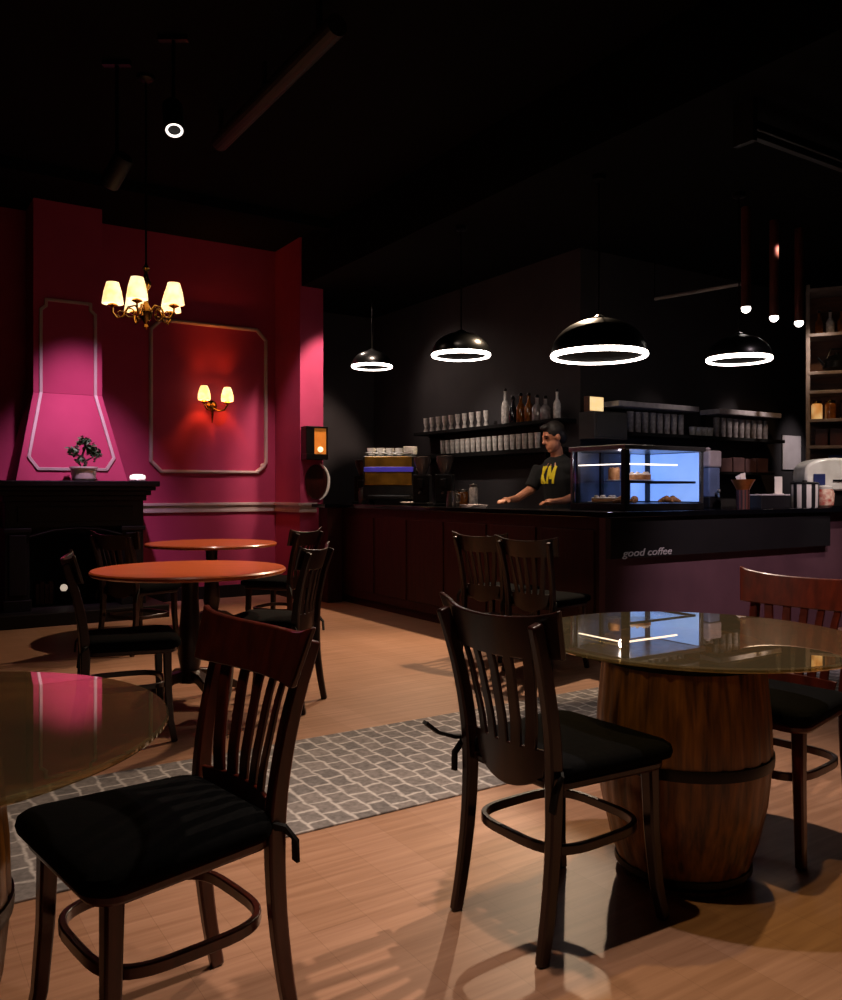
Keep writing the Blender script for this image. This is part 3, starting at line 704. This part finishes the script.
p_ = obj('plate', pl, 'china', loc=CW(.27, 2.9, .0) + Vector((.0, -.02, 0)), rz=0); tag(p_, 'white plate leaning low on the bar between machine and grinder', 'plate')
def pitcher(label, loc):
    t = thing('milk_pitcher', label, 'pitcher', loc, 0, 'steel pitchers on the bar')
    obj('vessel', MB().lathe([(.042, 0), (.045, .01), (.04, .08), (.032, .12), (.036, .14), (.033, .14), (.029, .12), (0, .02)], 22), 'steel', t)
    obj('handle', MB().tube([(.036, 0, .115), (.07, 0, .11), (.072, 0, .05), (.044, 0, .03)], .006, 8), 'steel', t)
    return t
pt = pitcher('steel milk pitcher standing on the bar between grinder and barista', CW(.20, 2.12))
copy_thing(pt, CW(.30, 2.22), .8, pt['label']); copy_thing(pt, CW(.12, 2.02), 2.0, pt['label'])
def canister(label, loc, m, h_, r_):
    t = thing('storage_jar', label, 'jar', loc)
    obj('jar_body', MB().lathe([(r_ * .9, 0), (r_, .01), (r_, h_ * .8), (r_ * .85, h_ * .88), (0, h_ * .88)], 20), m, t)
    obj('lid', MB().lathe([(r_ * .9, h_ * .88), (r_ * .9, h_), (r_ * .2, h_ * 1.02), (0, h_ * 1.06)], 20), 'steel', t)
canister('tall pale glass jar with steel lid beside the steel pitchers on the bar', CW(.40, 2.06), 'smoke', .20, .04)
canister('short brown jar with steel lid beside the steel pitchers on the bar', CW(.44, 2.28), 'amberb', .15, .05)
canister('dull steel shaker jar at the bar end left of the espresso machine', CW(.12, 3.66), 'steel', .17, .04)
pap = MB()
for i in range(4): pap.box(-.11, .11, -.075, .075, .001 + i * .006, .006 + i * .006, rot(R(-8 + 6 * i)))
tag(obj('paper_pad', pap, 'paper', smooth=False, loc=CW(.15, 1.72), rz=TH + R(80)), 'stack of white papers under the barista\'s hand', 'papers')

# ------------------------------------------------------------------ shelves behind the bar
sh = thing('wall_shelf', 'upper dark shelf with glasses on the left bar wall', 'shelf', W(1.2, 0, 0), TH)
obj('board', MB().box(-.22, 0, 1.55, 4.0, 1.82, 1.855), 'black', sh, smooth=False, bevel=.003)
for b in (1.75, 3.7): obj('bracket', MB().box(-.20, 0, b, b + .02, 1.78, 1.82), 'iron', sh, smooth=False)
sh = thing('wall_shelf', 'lower dark shelf with glasses on the left bar wall', 'shelf', W(1.2, 0, 0), TH)
obj('board', MB().box(-.22, 0, 1.55, 4.0, 1.55, 1.595), 'black', sh, smooth=False, bevel=.003)
for b in (1.75, 3.7): obj('bracket', MB().box(-.20, 0, b, b + .02, 1.50, 1.55), 'iron', sh, smooth=False)
def row(name, label, cat, group, mb, m, pts):
    o0 = obj(name, mb, m); tag(o0, label, cat, group)
    for i, p in enumerate(pts):
        o = o0 if i == 0 else o0.copy()
        if i: COL.objects.link(o)
        o.location = p
gl_up = MB().lathe([(.026, 0), (.028, .01), (.014, .05), (.026, .10), (.030, .16), (.027, .16), (.022, .10), (0, .06)], 14)
row('tall_glass', 'tall pale glass in a row on the upper left bar shelf', 'glass', 'glasses on the upper shelf', gl_up, 'smoke', [W(1.05, 2.72 + .125 * i, 1.855) for i in range(10)])
gl_lo = MB().lathe([(.022, 0), (.024, .006), (.025, .06), (.030, .15), (.027, .15), (.022, .06), (0, .012)], 14)
row('tumbler', 'pale tumbler in a row on the lower left bar shelf', 'glass', 'tumblers on the lower shelf', gl_lo, 'smoke', [W(1.05, 1.92 + .093 * i, 1.595) for i in range(18)])
def bottle(h_, r): return MB().lathe([(r * .9, 0), (r, .01), (r, h_ * .55), (r * .75, h_ * .65), (r * .36, h_ * .75), (r * .34, h_ * .97), (r * .42, h_ * .97), (r * .42, h_), (0, h_)], 16)
for i, (b, h_, r, m, lab) in enumerate(((2.42, .33, .04, 'smoke', 'tall clear bottle at the left end of the bottles on the upper shelf'), (2.30, .24, .045, 'darkb', 'short dark bottle second from left on the upper shelf'), (2.18, .26, .045, 'amberb', 'amber bottle third from left on the upper shelf'), (2.06, .25, .045, 'amberb', 'amber bottle fourth from left on the upper shelf'), (1.94, .22, .05, 'greyware', 'grey flask behind the barista on the upper shelf'), (1.82, .20, .05, 'greyware', 'squat grey flask above the barista\'s head'), (1.66, .25, .035, 'smoke', 'slim pale bottle at the right end of the upper shelf'))):
    t = thing('bottle', lab, 'bottle', W(1.06, b, 1.855), TH, 'bottles on the upper shelf')
    obj('bottle_body', bottle(h_, r), m, t)
    obj('stopper', MB().lathe([(r * .3, h_), (r * .45, h_ + .012), (r * .3, h_ + .03), (0, h_ + .032)], 12), 'darksteel', t)
# corner cabinet with a cream light box
cb = thing('wall_cabinet', 'plain grey cabinet fixed on the corner of the bar wall', 'cabinet', W(1.2, 1.5, 1.66), TH)
obj('cabinet_body', MB().box(-.02, .40, -.20, 0, 0, .25), 'greybox', cb, smooth=False, bevel=.006)
obj('door', MB().box(0, .38, -.212, -.20, .02, .23), 'greybox', cb, smooth=False, bevel=.004)
lb = thing('light_box', 'small cream lit box sign on top of the grey corner cabinet', 'sign', W(1.27, 1.40, 1.91), TH)
obj('case', MB().box(-.09, .09, -.035, .035, 0, .14), 'walnut', lb, smooth=False, bevel=.004)
obj('lit_face', MB().box(-.082, .082, -.041, -.034, .008, .132), 'cream', lb, smooth=False)
# long shelf with two rows of tumblers under pale rails
s2 = thing('glass_rack', 'long dark rack of grey tumblers under pale rails on the right bar wall', 'rack', W(0, 1.5, 0), TH)
obj('board', MB().box(1.62, 3.95, -.24, 0, 1.70, 1.735), 'black', s2, smooth=False, bevel=.003)
for a0, a1 in ((1.44, 2.55), (2.86, 3.88)):
    obj('rail_board', MB().box(a0, a1, -.245, 0, 1.965, 2.015), mat('rack_rail', '#c4baba', '#a89e9e', .35, scale=14), s2, smooth=False, bevel=.006)
    for a in (a0 + .01, a1 - .03): obj('upright', MB().box(a, a + .02, -.06, 0, 1.735, 1.965), 'darksteel', s2, smooth=False)
gt = MB().lathe([(.026, 0), (.028, .006), (.030, .10), (.034, .20), (.031, .20), (.027, .10), (0, .012)], 14)
row('rack_tumbler', 'grey tumbler in the rack on the right bar wall', 'glass', 'tumblers in the rack', gt, 'greyware', [W(1.70 + .1 * i, 1.36, 1.735) for i in range(8)] + [W(2.94 + .1 * i, 1.36, 1.735) for i in range(9)])
gc = MB().lathe([(.028, 0), (.03, .005), (.04, .09), (.037, .09), (.026, .012), (0, .012)], 14)
row('small_cup', 'small pale cup in the gap between the two racks', 'cup', 'small cups between the racks', gc, 'smoke', [W(2.58 + .085 * i, 1.36, 1.735) for i in range(4)])
bxs = thing('wall_shelf', 'short shelf of dull pink boxes below the right glass rack', 'shelf', W(0, 1.5, 0), TH)
obj('board', MB().box(2.75, 3.85, -.18, 0, 1.36, 1.385), 'black', bxs, smooth=False)
for i in range(5):
    t = tag(obj('carton', MB().box(-.09, .09, -.06, .06, 0, .15 - .01 * (i % 2)), mat('dull_pink_carton%d' % i, '#6a4a48', '#52383a', .6, scale=7), smooth=False, bevel=.004, loc=W(2.88 + .2 * i, 1.40, 1.385), rz=TH), 'dull pink carton in a row under the right glass rack', 'box', 'cartons under the rack')
nt_ = thing('wall_notice', 'blank pale sheet hung on the black wall left of the shelving', 'notice', W(4.42, 1.5, 1.43), TH)
obj('sheet', MB().box(-.17, .17, -.012, -.004, 0, .38), 'paper', nt_, smooth=False)
obj('backing_board', MB().box(-.178, .178, -.005, 0, -.008, .388), 'darksteel', nt_, smooth=False)

# ------------------------------------------------------------------ shelving at the right edge
SX = px(808, 490, 8.2); SX.z = 0
RS = thing('shelving_unit', 'tall walnut backed shelving with pale posts at the right edge', 'shelving', SX, R(-24))
SH = [3.16, 2.72, 2.35, 2.165, 1.89, 1.63, 1.1, .6, .1]
obj('back_board', MB().box(.0, 1.1, .33, .35, 0, 3.2), 'walnut', RS, smooth=False)
for x in (0, .55, 1.1): obj('post', MB().box(x - .018, x + .018, 0, .036, 0, 3.2).box(x - .018, x + .018, .30, .336, 0, 3.2), 'post', RS, smooth=False, bevel=.003)
for z in SH: obj('shelf_board', MB().box(0, 1.1, -.003, .33, z - .03, z), 'post', RS, smooth=False, bevel=.003)
def SW(x, y, z): return SX + Matrix.Rotation(R(-24), 3, 'Z') @ Vector((x, y, z))
for i, (x, z, m, lab) in enumerate(((.10, 2.72, 'amberb', 'amber bottle on the second shelf of the walnut shelving'), (.20, 2.72, 'smoke', 'pale bottle on the second shelf of the walnut shelving'), (.30, 2.72, 'amberb', 'rightmost amber bottle on the second shelf of the walnut shelving'))):
    t = thing('bottle', lab, 'bottle', SW(x, .14, z), 0, 'bottles on the walnut shelving')
    obj('bottle_body', bottle(.22, .04), m, t); obj('stopper', MB().lathe([(.012, .22), (.018, .235), (0, .25)], 10), 'darksteel', t)
t = thing('black_kettle', 'round black kettle on the third shelf of the walnut shelving', 'kettle', SW(.26, .15, 2.35), 0)
obj('kettle_body', MB().lathe([(.08, 0), (.13, .04), (.13, .10), (.07, .16), (.02, .17), (.02, .19), (0, .19)], 24), 'dome', t)
obj('handle', MB().tube([(-.1, 0, .13), (-.06, 0, .23), (.06, 0, .23), (.1, 0, .13)], .008, 8), 'dome', t)
obj('spout', MB().tube([(-.12, 0, .06), (-.17, 0, .12), (-.19, 0, .14)], [.02, .012, .01], 8), 'dome', t)
for i, (x, m, lab) in enumerate(((.08, 'cream', 'glowing cream candle jar on the middle shelf of the walnut shelving'), (.20, 'amberb', 'amber storage jar on the middle shelf of the walnut shelving'), (.33, 'darkb', 'dark storage jar on the middle shelf of the walnut shelving'))):
    t = thing('storage_jar', lab, 'jar', SW(x, .10, 1.89), 0)
    obj('jar_body', MB().lathe([(.045, 0), (.05, .01), (.05, .14), (.04, .155), (0, .155)], 20), m if m != 'cream' else emis('dim_candle_jar', '#ffcf8a', .55, '#a86a28', 9), t)
    obj('lid', MB().lathe([(.044, .155), (.046, .18), (.01, .19), (0, .20)], 16), 'brass', t)
for i in range(3):
    t = tag(obj('dark_box', MB().box(-.055, .055, -.08, .08, 0, .17), 'redstripe', smooth=False, bevel=.004, loc=SW(.12 + .13 * i, .15, 1.63), rz=R(-24)), 'dark red box in a row on the lower shelf of the walnut shelving', 'box', 'dark red boxes on the shelving')
t = thing('navy_box', 'navy blue box below the dark red boxes at the right edge', 'box', SW(.36, .15, 1.1), R(-24))
obj('box_body', MB().box(-.17, .14, -.10, .12, 0, .36), 'navy', t, smooth=False, bevel=.006); obj('lid', MB().box(-.176, .146, -.106, .126, .36, .44), 'navy', t, smooth=False, bevel=.006)

# ------------------------------------------------------------------ lantern and plaque on the pillar
ln = thing('wall_lantern', 'small amber lantern box fixed on the pink pillar', 'lantern', W(-.20, 4.22, 1.53), TH)
obj('frame', MB().box(-.13, -.03, -.13, 0, .06, .34).box(-.13, .13, -.14, 0, 0, .06).box(-.13, .13, -.14, 0, .34, .36).box(.115, .13, -.13, -.115, .06, .34), 'iron', ln, smooth=False, bevel=.004)
obj('amber_pane', MB().box(-.03, .115, -.115, -.105, .06, .34), 'amberglow', ln, smooth=False)
obj('lamp', MB().sphere(.03, T(.04, -.13, .11), 12), emis('tiny_lamp', '#ffe0b0', 1.5), ln)
pq = thing('wall_plaque', 'dark oval plaque with a pale curved rim below the amber lantern', 'plaque', W(-.16, 4.22, 1.29), TH)
ell = [(.13 * cos(2 * pi * i / 32), .19 * sin(2 * pi * i / 32)) for i in range(32)]
obj('plaque_board', MB().prism(ell, 0, .03, T(0, -.001, 0) @ rot(0, 0, R(90))), 'darkwood', pq, bevel=.008)
obj('rim', MB().tube([(.15 * cos(a), -.035, .205 * sin(a)) for a in [R(-75 + 15 * i) for i in range(11)]], [.005, .009, .013, .015, .016, .016, .016, .015, .013, .009, .005], 8), 'china', pq)

# ------------------------------------------------------------------ pendants over the bar
def pendant(label, P, D):
    t = thing('ring_pendant', label, 'pendant lamp', P, 0, 'black dome pendants over the bar')
    r = D / 2
    prof = [(r, 0)] + [(r * 1.0 * cos(a), .02 * D + r * .72 * sin(a)) for a in [R(10 * i) for i in range(9)]] + [(.02, .75 * r)]
    inner = [(max(.005, p[0] - .012), p[1] - .006) for p in prof[::-1]]
    obj('dome_shade', MB().lathe(prof + inner, 48), 'dome', t)
    obj('inner_liner', MB().lathe([(max(.004, p[0] - .016), p[1] - .010) for p in prof[::-1]], 48), 'liner', t)
    obj('led_ring', MB().torus(r - .012, (.012 + .012 * D), 64, 12, T(0, 0, -.006)), 'led', t)
    obj('cord', MB().tube([(0, 0, .74 * r), (0, 0, ZS - P.z)], .006, 8).lathe([(.05, 0), (.045, -.03), (.01, -.04), (0, -.04)], 16, T(0, 0, ZS - P.z)), 'iron', t)
    obj('cap', MB().lathe([(.045, .70 * r), (.045, .78 * r), (.02, .84 * r), (0, .85 * r)], 20), 'dome', t)
pendant('leftmost and smallest black ring pendant above the espresso machine', px(372, 366, 9.2), .44)
pendant('black ring pendant second from left above the glass shelves', px(461, 354.5, 7.1), .49)
pendant('largest black ring pendant above the barista and display case', px(599, 354.5, 5.95), .665)
pendant('rightmost black ring pendant near the tube lights', px(739, 358.5, 6.3), .465)
for x, y, Y, lab in ((746, 311, 6.6, 'longest brown tube pendant, leftmost of the three'), (774, 320, 6.93, 'middle one of the three brown tube pendants'), (799, 325, 7.14, 'rightmost brown tube pendant beside the walnut shelving')):
    P = px(x, y, Y)
    t = thing('tube_pendant', lab, 'pendant lamp', P, 0, 'brown tube pendants')
    obj('tube', MB().lathe([(.036, .03), (.036, ZS - P.z - .005), (.028, ZS - P.z), (0, ZS - P.z)], 20), 'tubebrown', t)
    obj('lamp', MB().sphere(.036, T(0, 0, .02), 16), 'bulb', t)

# ------------------------------------------------------------------ ceiling fittings
bm_ = MB().tube([(-2.12, -.1, 3.72), (-2.12, 1.75, 3.72)], .06, 16)
for b in (.1, .9, 1.7): bm_.box(-2.13, -2.11, b, b + .04, 3.78, ZC)
struct('ceiling_beam', bm_, 'beam', smooth=False, **ROOM)
struct('ceiling_beam_cross', MB().box(-4.6, -.32, 3.5, 3.62, ZC - .10, ZC), 'ceil', smooth=False, **ROOM)
def spot_fixture(label, P, aim, lit=False):
    t = thing('track_spotlight', label, 'spotlight', P)
    d = (Vector(aim) - Vector(P)).normalized(); q = d.to_track_quat('-Z', 'Y').to_matrix().to_4x4()
    obj('can', MB().lathe([(0, .12), (.05, .11), (.062, .09), (.062, -.11), (.052, -.12), (.050, -.09), (0, -.08)], 24, q), 'ducts', t)
    obj('yoke', MB().tube([(0, 0, .07), (0, 0, ZC - P[2])], .012, 8).box(-.09, .09, -.02, .02, ZC - P[2] - .03, ZC - P[2]), 'iron', t)
    if lit: obj('lens', MB().lathe([(.051, -.112), (.051, -.118), (.038, -.118), (.038, -.112)], 24, q, close=True), emis('lit_lens', '#fff6ee', 2.2), t)
    return t
spot_fixture('round ceiling spotlight with a bright lit rim above the fireplace side', (-1.50, 5.1, 3.46), (-1.0, 3.9, 1), True)
spot_fixture('dull grey ceiling spotlight left of the bright one', (-1.95, 5.4, 3.25), (-2.6, 5.9, 2.6))
tk = thing('ceiling_track', 'black ceiling track with two fittings over the bar corner', 'lighting track', (1.82, 4.84, 3.3), TH)
obj('track_bar', MB().box(0, 2.4, -.03, .03, 0, .05).box(0, 2.4, -.10, -.06, -.10, -.06), 'ducts', tk, smooth=False, bevel=.004)
for a in (0, 2.3): obj('bracket', MB().box(a, a + .04, -.10, .03, -.12, .12), 'ducts', tk, smooth=False)
rl = thing('hanging_rail', 'thin pale rail slung under the soffit above the glass racks', 'rail')
p0, p1 = px(655, 299, 7.5), px(746, 283, 6.9)
obj('rail_tube', MB().tube([p0, p1], .016, 8), 'pale', rl)
for p in (p0, p1): obj('hanger', MB().tube([p, (p.x, p.y, ZS)], .005, 6), 'iron', rl)

# ------------------------------------------------------------------ barista
PB = W(.85, 1.33)
FA = R(224)
pm = T(*PB) @ rot(FA - pi / 2)     # local +y = facing, +x = his right
def remesh(o, v, sm=4):
    m_ = o.modifiers.new('remesh', 'REMESH'); m_.mode = 'VOXEL'; m_.voxel_size = v; m_.use_smooth_shade = True
    s_ = o.modifiers.new('smooth', 'SMOOTH'); s_.factor = .5; s_.iterations = sm
b_ = MB()
def el(mb, c, r, mx=None): mb.sphere(1, T(*c) @ (mx or Matrix()) @ Matrix.Diagonal((*r, 1)), 20)
# torso, leaning over the counter
b_.tube([(0, -.02, .86), (0, -.01, 1.0), (0, .02, 1.16), (0, .06, 1.32), (0, .09, 1.43), (0, .11, 1.50), (0, .125, 1.57)], [.15, .145, .15, .16, .12, .056, .052], 16)
el(b_, (0, .02, 1.20), (.18, .11, .22)); el(b_, (0, .07, 1.38), (.20, .10, .08)); el(b_, (0, -.03, .92), (.17, .12, .12))
HD = Vector((-.005, .165, 1.655)); hmx = rot(R(-26), 0, R(-18))
def hh(p): return tuple(HD + (hmx @ Vector(p)))
def eh(mb, c, r): mb.sphere(1, T(*HD) @ hmx @ T(*c) @ Matrix.Diagonal((*r, 1)), 20)
eh(b_, (0, -.01, .03), (.076, .096, .095)); eh(b_, (0, .02, -.05), (.058, .072, .072)); eh(b_, (0, .062, -.10), (.028, .026, .022))
eh(b_, (0, .098, -.02), (.013, .024, .016)); eh(b_, (0, .092, .005), (.009, .014, .028)); eh(b_, (0, .083, -.064), (.026, .012, .007)); eh(b_, (0, .081, -.078), (.023, .012, .008))
eh(b_, (-.077, -.005, -.005), (.012, .02, .032)); eh(b_, (.077, -.005, -.005), (.012, .02, .032)); eh(b_, (0, .078, .03), (.055, .016, .012))
for sx in (-1, 1):
    b_.tube([(sx * .095, -.02, .90), (sx * .10, .0, .50), (sx * .105, -.02, .09)], [.088, .058, .042], 12)
    b_.tube([(sx * .105, -.03, .045), (sx * .11, .08, .03), (sx * .115, .17, .025)], [.042, .036, .026], 10)
RIGHT = [(.20, .08, 1.40), (.245, .17, 1.20), (.235, .37, 1.125), (.225, .49, 1.115)]
LEFT = [(-.20, .08, 1.40), (-.27, .10, 1.18), (-.20, .28, 1.11), (-.16, .36, 1.105)]
for P_, sx in ((RIGHT, 1), (LEFT, -1)):
    b_.tube(P_, [.054, .044, .033, .024], 12)
    p = Vector(P_[-1]); d = (Vector(P_[-1]) - Vector(P_[-2])).normalized(); d = Vector((d.x, d.y, -.12)).normalized()
    s2_ = Vector((d.y, -d.x, 0)).normalized() * sx
    pc = p + d * .045
    b_.tube([p, p + d * .04, p + d * .075], [.022, .030, .028], 10)
    for k in range(4):
        q0 = p + d * .070 + s2_ * (.027 - .018 * k); L_ = (.058, .068, .064, .050)[k]
        b_.tube([q0 - d * .02, q0 + d * L_ * .5 + s2_ * (.004 - .003 * k) + Vector((0, 0, .006)), q0 + d * L_ * .85 + Vector((0, 0, -.006)), q0 + d * L_ + Vector((0, 0, -.018))], [.009, .0085, .008, .007], 8)
    b_.tube([p + d * .015 - s2_ * .018, p + d * .05 - s2_ * .042 + Vector((0, 0, -.008)), p + d * .078 - s2_ * .046 + Vector((0, 0, -.016))], [.012, .010, .008], 8)
body = obj('person', b_, 'skin', loc=PB, rz=FA - pi / 2)
tag(body, 'person in a black t-shirt with yellow lettering leaning over the bar', 'person'); remesh(body, .0055, 3)
t_ = MB()
t_.tube([(0, -.02, .84), (0, -.01, 1.0), (0, .02, 1.16), (0, .06, 1.32), (0, .085, 1.42), (0, .10, 1.475), (0, .11, 1.505)], [.165, .16, .165, .17, .13, .085, .066], 16)
el(t_, (0, .085, 1.44), (.15, .095, .055))
el(t_, (0, .02, 1.18), (.195, .125, .24)); el(t_, (0, .07, 1.38), (.215, .112, .088)); el(t_, (0, -.02, .92), (.185, .135, .12))
for P_ in (RIGHT, LEFT):
    p0_, p1_ = Vector(P_[0]), Vector(P_[1]); t_.tube([p0_, p0_.lerp(p1_, .5), p0_.lerp(p1_, .9)], [.072, .066, .066], 12)
tee = obj('tshirt', t_, 'tee', body); remesh(tee, .012, 4)
h_ = MB(); 
h_.sphere(1, T(*HD) @ hmx @ T(0, -.022, .048) @ Matrix.Diagonal((.088, .100, .092, 1)), 20)
h_.sphere(1, T(*HD) @ hmx @ T(0, -.055, .0) @ Matrix.Diagonal((.080, .068, .085, 1)), 20)
h_.sphere(1, T(*HD) @ hmx @ T(0, .05, .105) @ Matrix.Diagonal((.055, .05, .026, 1)), 16)
hr = obj('hair', h_, 'hair', body); remesh(hr, .01, 2)
ey = MB()
for sx in (-1, 1):
    ey.sphere(1, T(*HD) @ hmx @ T(sx * .031, .083, .012) @ Matrix.Diagonal((.012, .010, .006, 1)), 12)
obj('eyes', ey, 'iron', body)
br_ = MB()
for sx in (-1, 1): br_.tube([hh((sx * .015, .094, .030)), hh((sx * .034, .091, .037)), hh((sx * .054, .077, .031))], [.004, .005, .003], 8)
obj('eyebrows', br_, 'hair', body)
l_ = MB()
for sx in (-1, 1): l_.tube([(sx * .09, -.02, .93), (sx * .10, .0, .50), (sx * .105, -.02, .07)], [.115, .078, .066], 14)
el(l_, (0, -.02, .90), (.185, .138, .10))
tr_ = obj('trousers', l_, 'denim', body); remesh(tr_, .012, 3)
for sx in (-1, 1):
    obj('shoe', MB().tube([(sx * .105, -.07, .04), (sx * .108, .02, .045), (sx * .112, .12, .035), (sx * .116, .20, .028)], [.045, .052, .045, .03], 12), 'iron', body)
bpy.context.view_layer.update()
tev = tee.evaluated_get(bpy.context.evaluated_depsgraph_get())
sl = MB()
for x0, z0, x1, z1 in ((-.085, 1.20, -.06, 1.35), (-.075, 1.27, -.02, 1.35), (-.07, 1.28, -.03, 1.20), (-.005, 1.20, .02, 1.35), (.02, 1.35, .035, 1.24), (.035, 1.24, .075, 1.35), (.075, 1.35, .055, 1.20)):
    pts = []
    for k in range(9):
        x = .02 - (x0 + (x1 - x0) * k / 8); z = z0 + (z1 - z0) * k / 8 + .055
        ok, hit, nrm, _ = tev.ray_cast(Vector((x, .8, z)), Vector((0, -1, 0)))
        if ok: pts.append((x, hit.y + .003, z))
    if len(pts) > 2: sl.tube(pts, 1, flat=(.0105, .004), ref=(0, 1, 0))
obj('shirt_lettering', sl, 'yellow', body, smooth=False)

# ------------------------------------------------------------------ lights
def spot(name, P, aim, power, col, size, blend=.6, rad=.05):
    l = bpy.data.lights.new(name, 'SPOT'); l.energy = power; l.color = lin(col)[:3]; l.spot_size = R(size); l.spot_blend = blend; l.shadow_soft_size = rad
    o = bpy.data.objects.new(name, l); COL.objects.link(o); o.location = P
    o.rotation_euler = (Vector(aim) - Vector(P)).to_track_quat('-Z', 'Y').to_euler(); return o
def point(name, P, power, col, rad=.05):
    l = bpy.data.lights.new(name, 'POINT'); l.energy = power; l.color = lin(col)[:3]; l.shadow_soft_size = rad
    o = bpy.data.objects.new(name, l); COL.objects.link(o); o.location = P; return o
WARM = '#ffe6d0'
spot('spot_barrel_right', (1.5, 3.55, 3.4), (.75, 2.5, 0), 350, WARM, 75, .8, .03)
spot('spot_barrel_left', (.10, 2.05, 3.6), (.9, 2.75, 0), 215, WARM, 66, .8, .03)
spot('spot_bar_far', W(.72, 2.9, 3.36), W(-1.3, 2.2, 0), 450, '#ffddb8', 70, .6, .04)
spot('spot_bar_near', W(.72, 1.1, 3.36), W(-1.5, .2, 0), 560, '#ffddb8', 66, .6, .04)
spot('fill_bar_front', (3.1, 4.3, 3.36), tuple(W(1.6, 0, .5)), 330, '#ffe4ec', 48, .8, .05)  # added fill without a fixture, lifts the mauve front out of the dark
spot('fill_bar_side', tuple(W(-2.2, 2.6, 3.6)), tuple(W(0, 2.0, .5)), 75, '#ffd8c0', 60, 1, .05)  # unseen fill added for the red side of the bar
spot('spot_round_table', (-1.3, 4.5, 3.7), (-1.4, 5.0, .75), 210, WARM, 30, .7, .05)
spot('spot_rear_table', (-1.5, 6.6, 3.7), (-1.8, 7.2, .75), 190, WARM, 26, .7, .05)
spot('spot_left_front', (-.2, 2.3, 3.7), (-.5, 2.1, .2), 95, WARM, 60, .9, .05)
spot('spot_hood', tuple(W(FC + .02, 3.15, 3.7)), tuple(W(FC + .12, 4.35, 1.55)), 400, '#ffc8f4', 45, 1, .05)
spot('spot_pink_wall', tuple(W(-.75, 3.5, 3.7)), tuple(W(-.60, 4.9, .95)), 190, '#ffd0d0', 38, 1, .05)
spot('spot_pillar', tuple(W(.0, 3.2, 3.3)), tuple(W(.06, 4.22, 2.3)), 210, '#ffe0cc', 50, .5, .06)
spot('fill_shelving', (3.6, 7.2, 3.36), (4.0, 8.3, 1.6), 40, '#ffca98', 60, .8, .05)  # added lamp that brightens the dim walnut shelving
spot('fill_back_bar', tuple(W(.2, 4.3, 3.3)), tuple(W(1.2, 3.2, 1.7)), 40, '#ffe4d4', 80, .9, .05)  # added spot, lights the back wall in place of the pendant rings
spot('spot_left_shelves', tuple(W(-.6, 2.3, 3.3)), tuple(W(1.1, 2.8, 1.7)), 120, '#fff0e4', 30, 1, .04)
spot('fill_espresso', tuple(W(-1.0, 2.5, 3.3)), tuple(W(.27, 3.25, 1.5)), 190, '#fff0e4', 22, 1, .04)  # added from the front to whiten the cups on the machine
spot('fill_barista', tuple(W(-.9, 1.0, 3.3)), tuple(W(.65, 1.45, 1.45)), 130, '#ffe4cc', 24, 1, .04)  # extra spot with no fixture, added to light the barista's face
spot('fill_glass_rack', tuple(W(2.0, .0, 3.2)), tuple(W(2.05, 1.36, 1.78)), 110, '#fff0ec', 28, 1, .04)  # added fill that brings out the tumblers and pale rails
spot('fill_right_rack', tuple(W(3.35, .0, 3.2)), tuple(W(3.4, 1.36, 1.72)), 120, '#fff0ec', 28, 1, .04)  # same kind of added fill for the right-hand rack
spot('fill_notice', tuple(W(4.3, .3, 3.2)), tuple(W(4.42, 1.5, 1.55)), 130, '#fff0f0', 20, 1, .04)  # small added spot so the hung sheet is not dark
spot('fill_counter_end', tuple(W(2.5, -1.3, 3.3)), tuple(W(2.65, .1, 1.2)), 170, '#fff0e6', 28, 1, .04)  # unseen spot added to brighten the white machine
for sx in (-1, 1): point('sconce_bulb', W(-1.095 + sx * .13, 4.9 - .14, 2.13 + .135), 12, '#ff8438', .02)
point('chandelier_bulbs', CH + Vector((0, 0, .10)), 1.2, '#ffc888', .12)
point('case_light', DCW(.25, .25, .40), 1.6, '#f4ecff', .04)

w = bpy.data.worlds.new('night'); scn.world = w; w.use_nodes = True
w.node_tree.nodes['Background'].inputs['Color'].default_value = (.004, .004, .006, 1)

# ------------------------------------------------------------------ camera
cd_ = bpy.data.cameras.new('camera'); cam = bpy.data.objects.new('camera', cd_); COL.objects.link(cam)
cam.location = (0, 0, HC); cam.rotation_euler = (R(90), 0, 0)
cd_.sensor_fit = 'HORIZONTAL'; cd_.sensor_width = 36; cd_.lens = 36.0 * FP / 842; cd_.shift_y = -10 / 842; cd_.clip_start = .02
scn.camera = cam
scn.view_settings.view_transform = 'Standard'; scn.view_settings.look = 'None'; scn.view_settings.gamma = 1; scn.view_settings.exposure = 0
scn.view_settings.use_curve_mapping = False
scn.cycles.use_denoising = True
scn.cycles.max_bounces = 8; scn.cycles.transparent_max_bounces = 16
scn.cycles.sample_clamp_indirect = 4
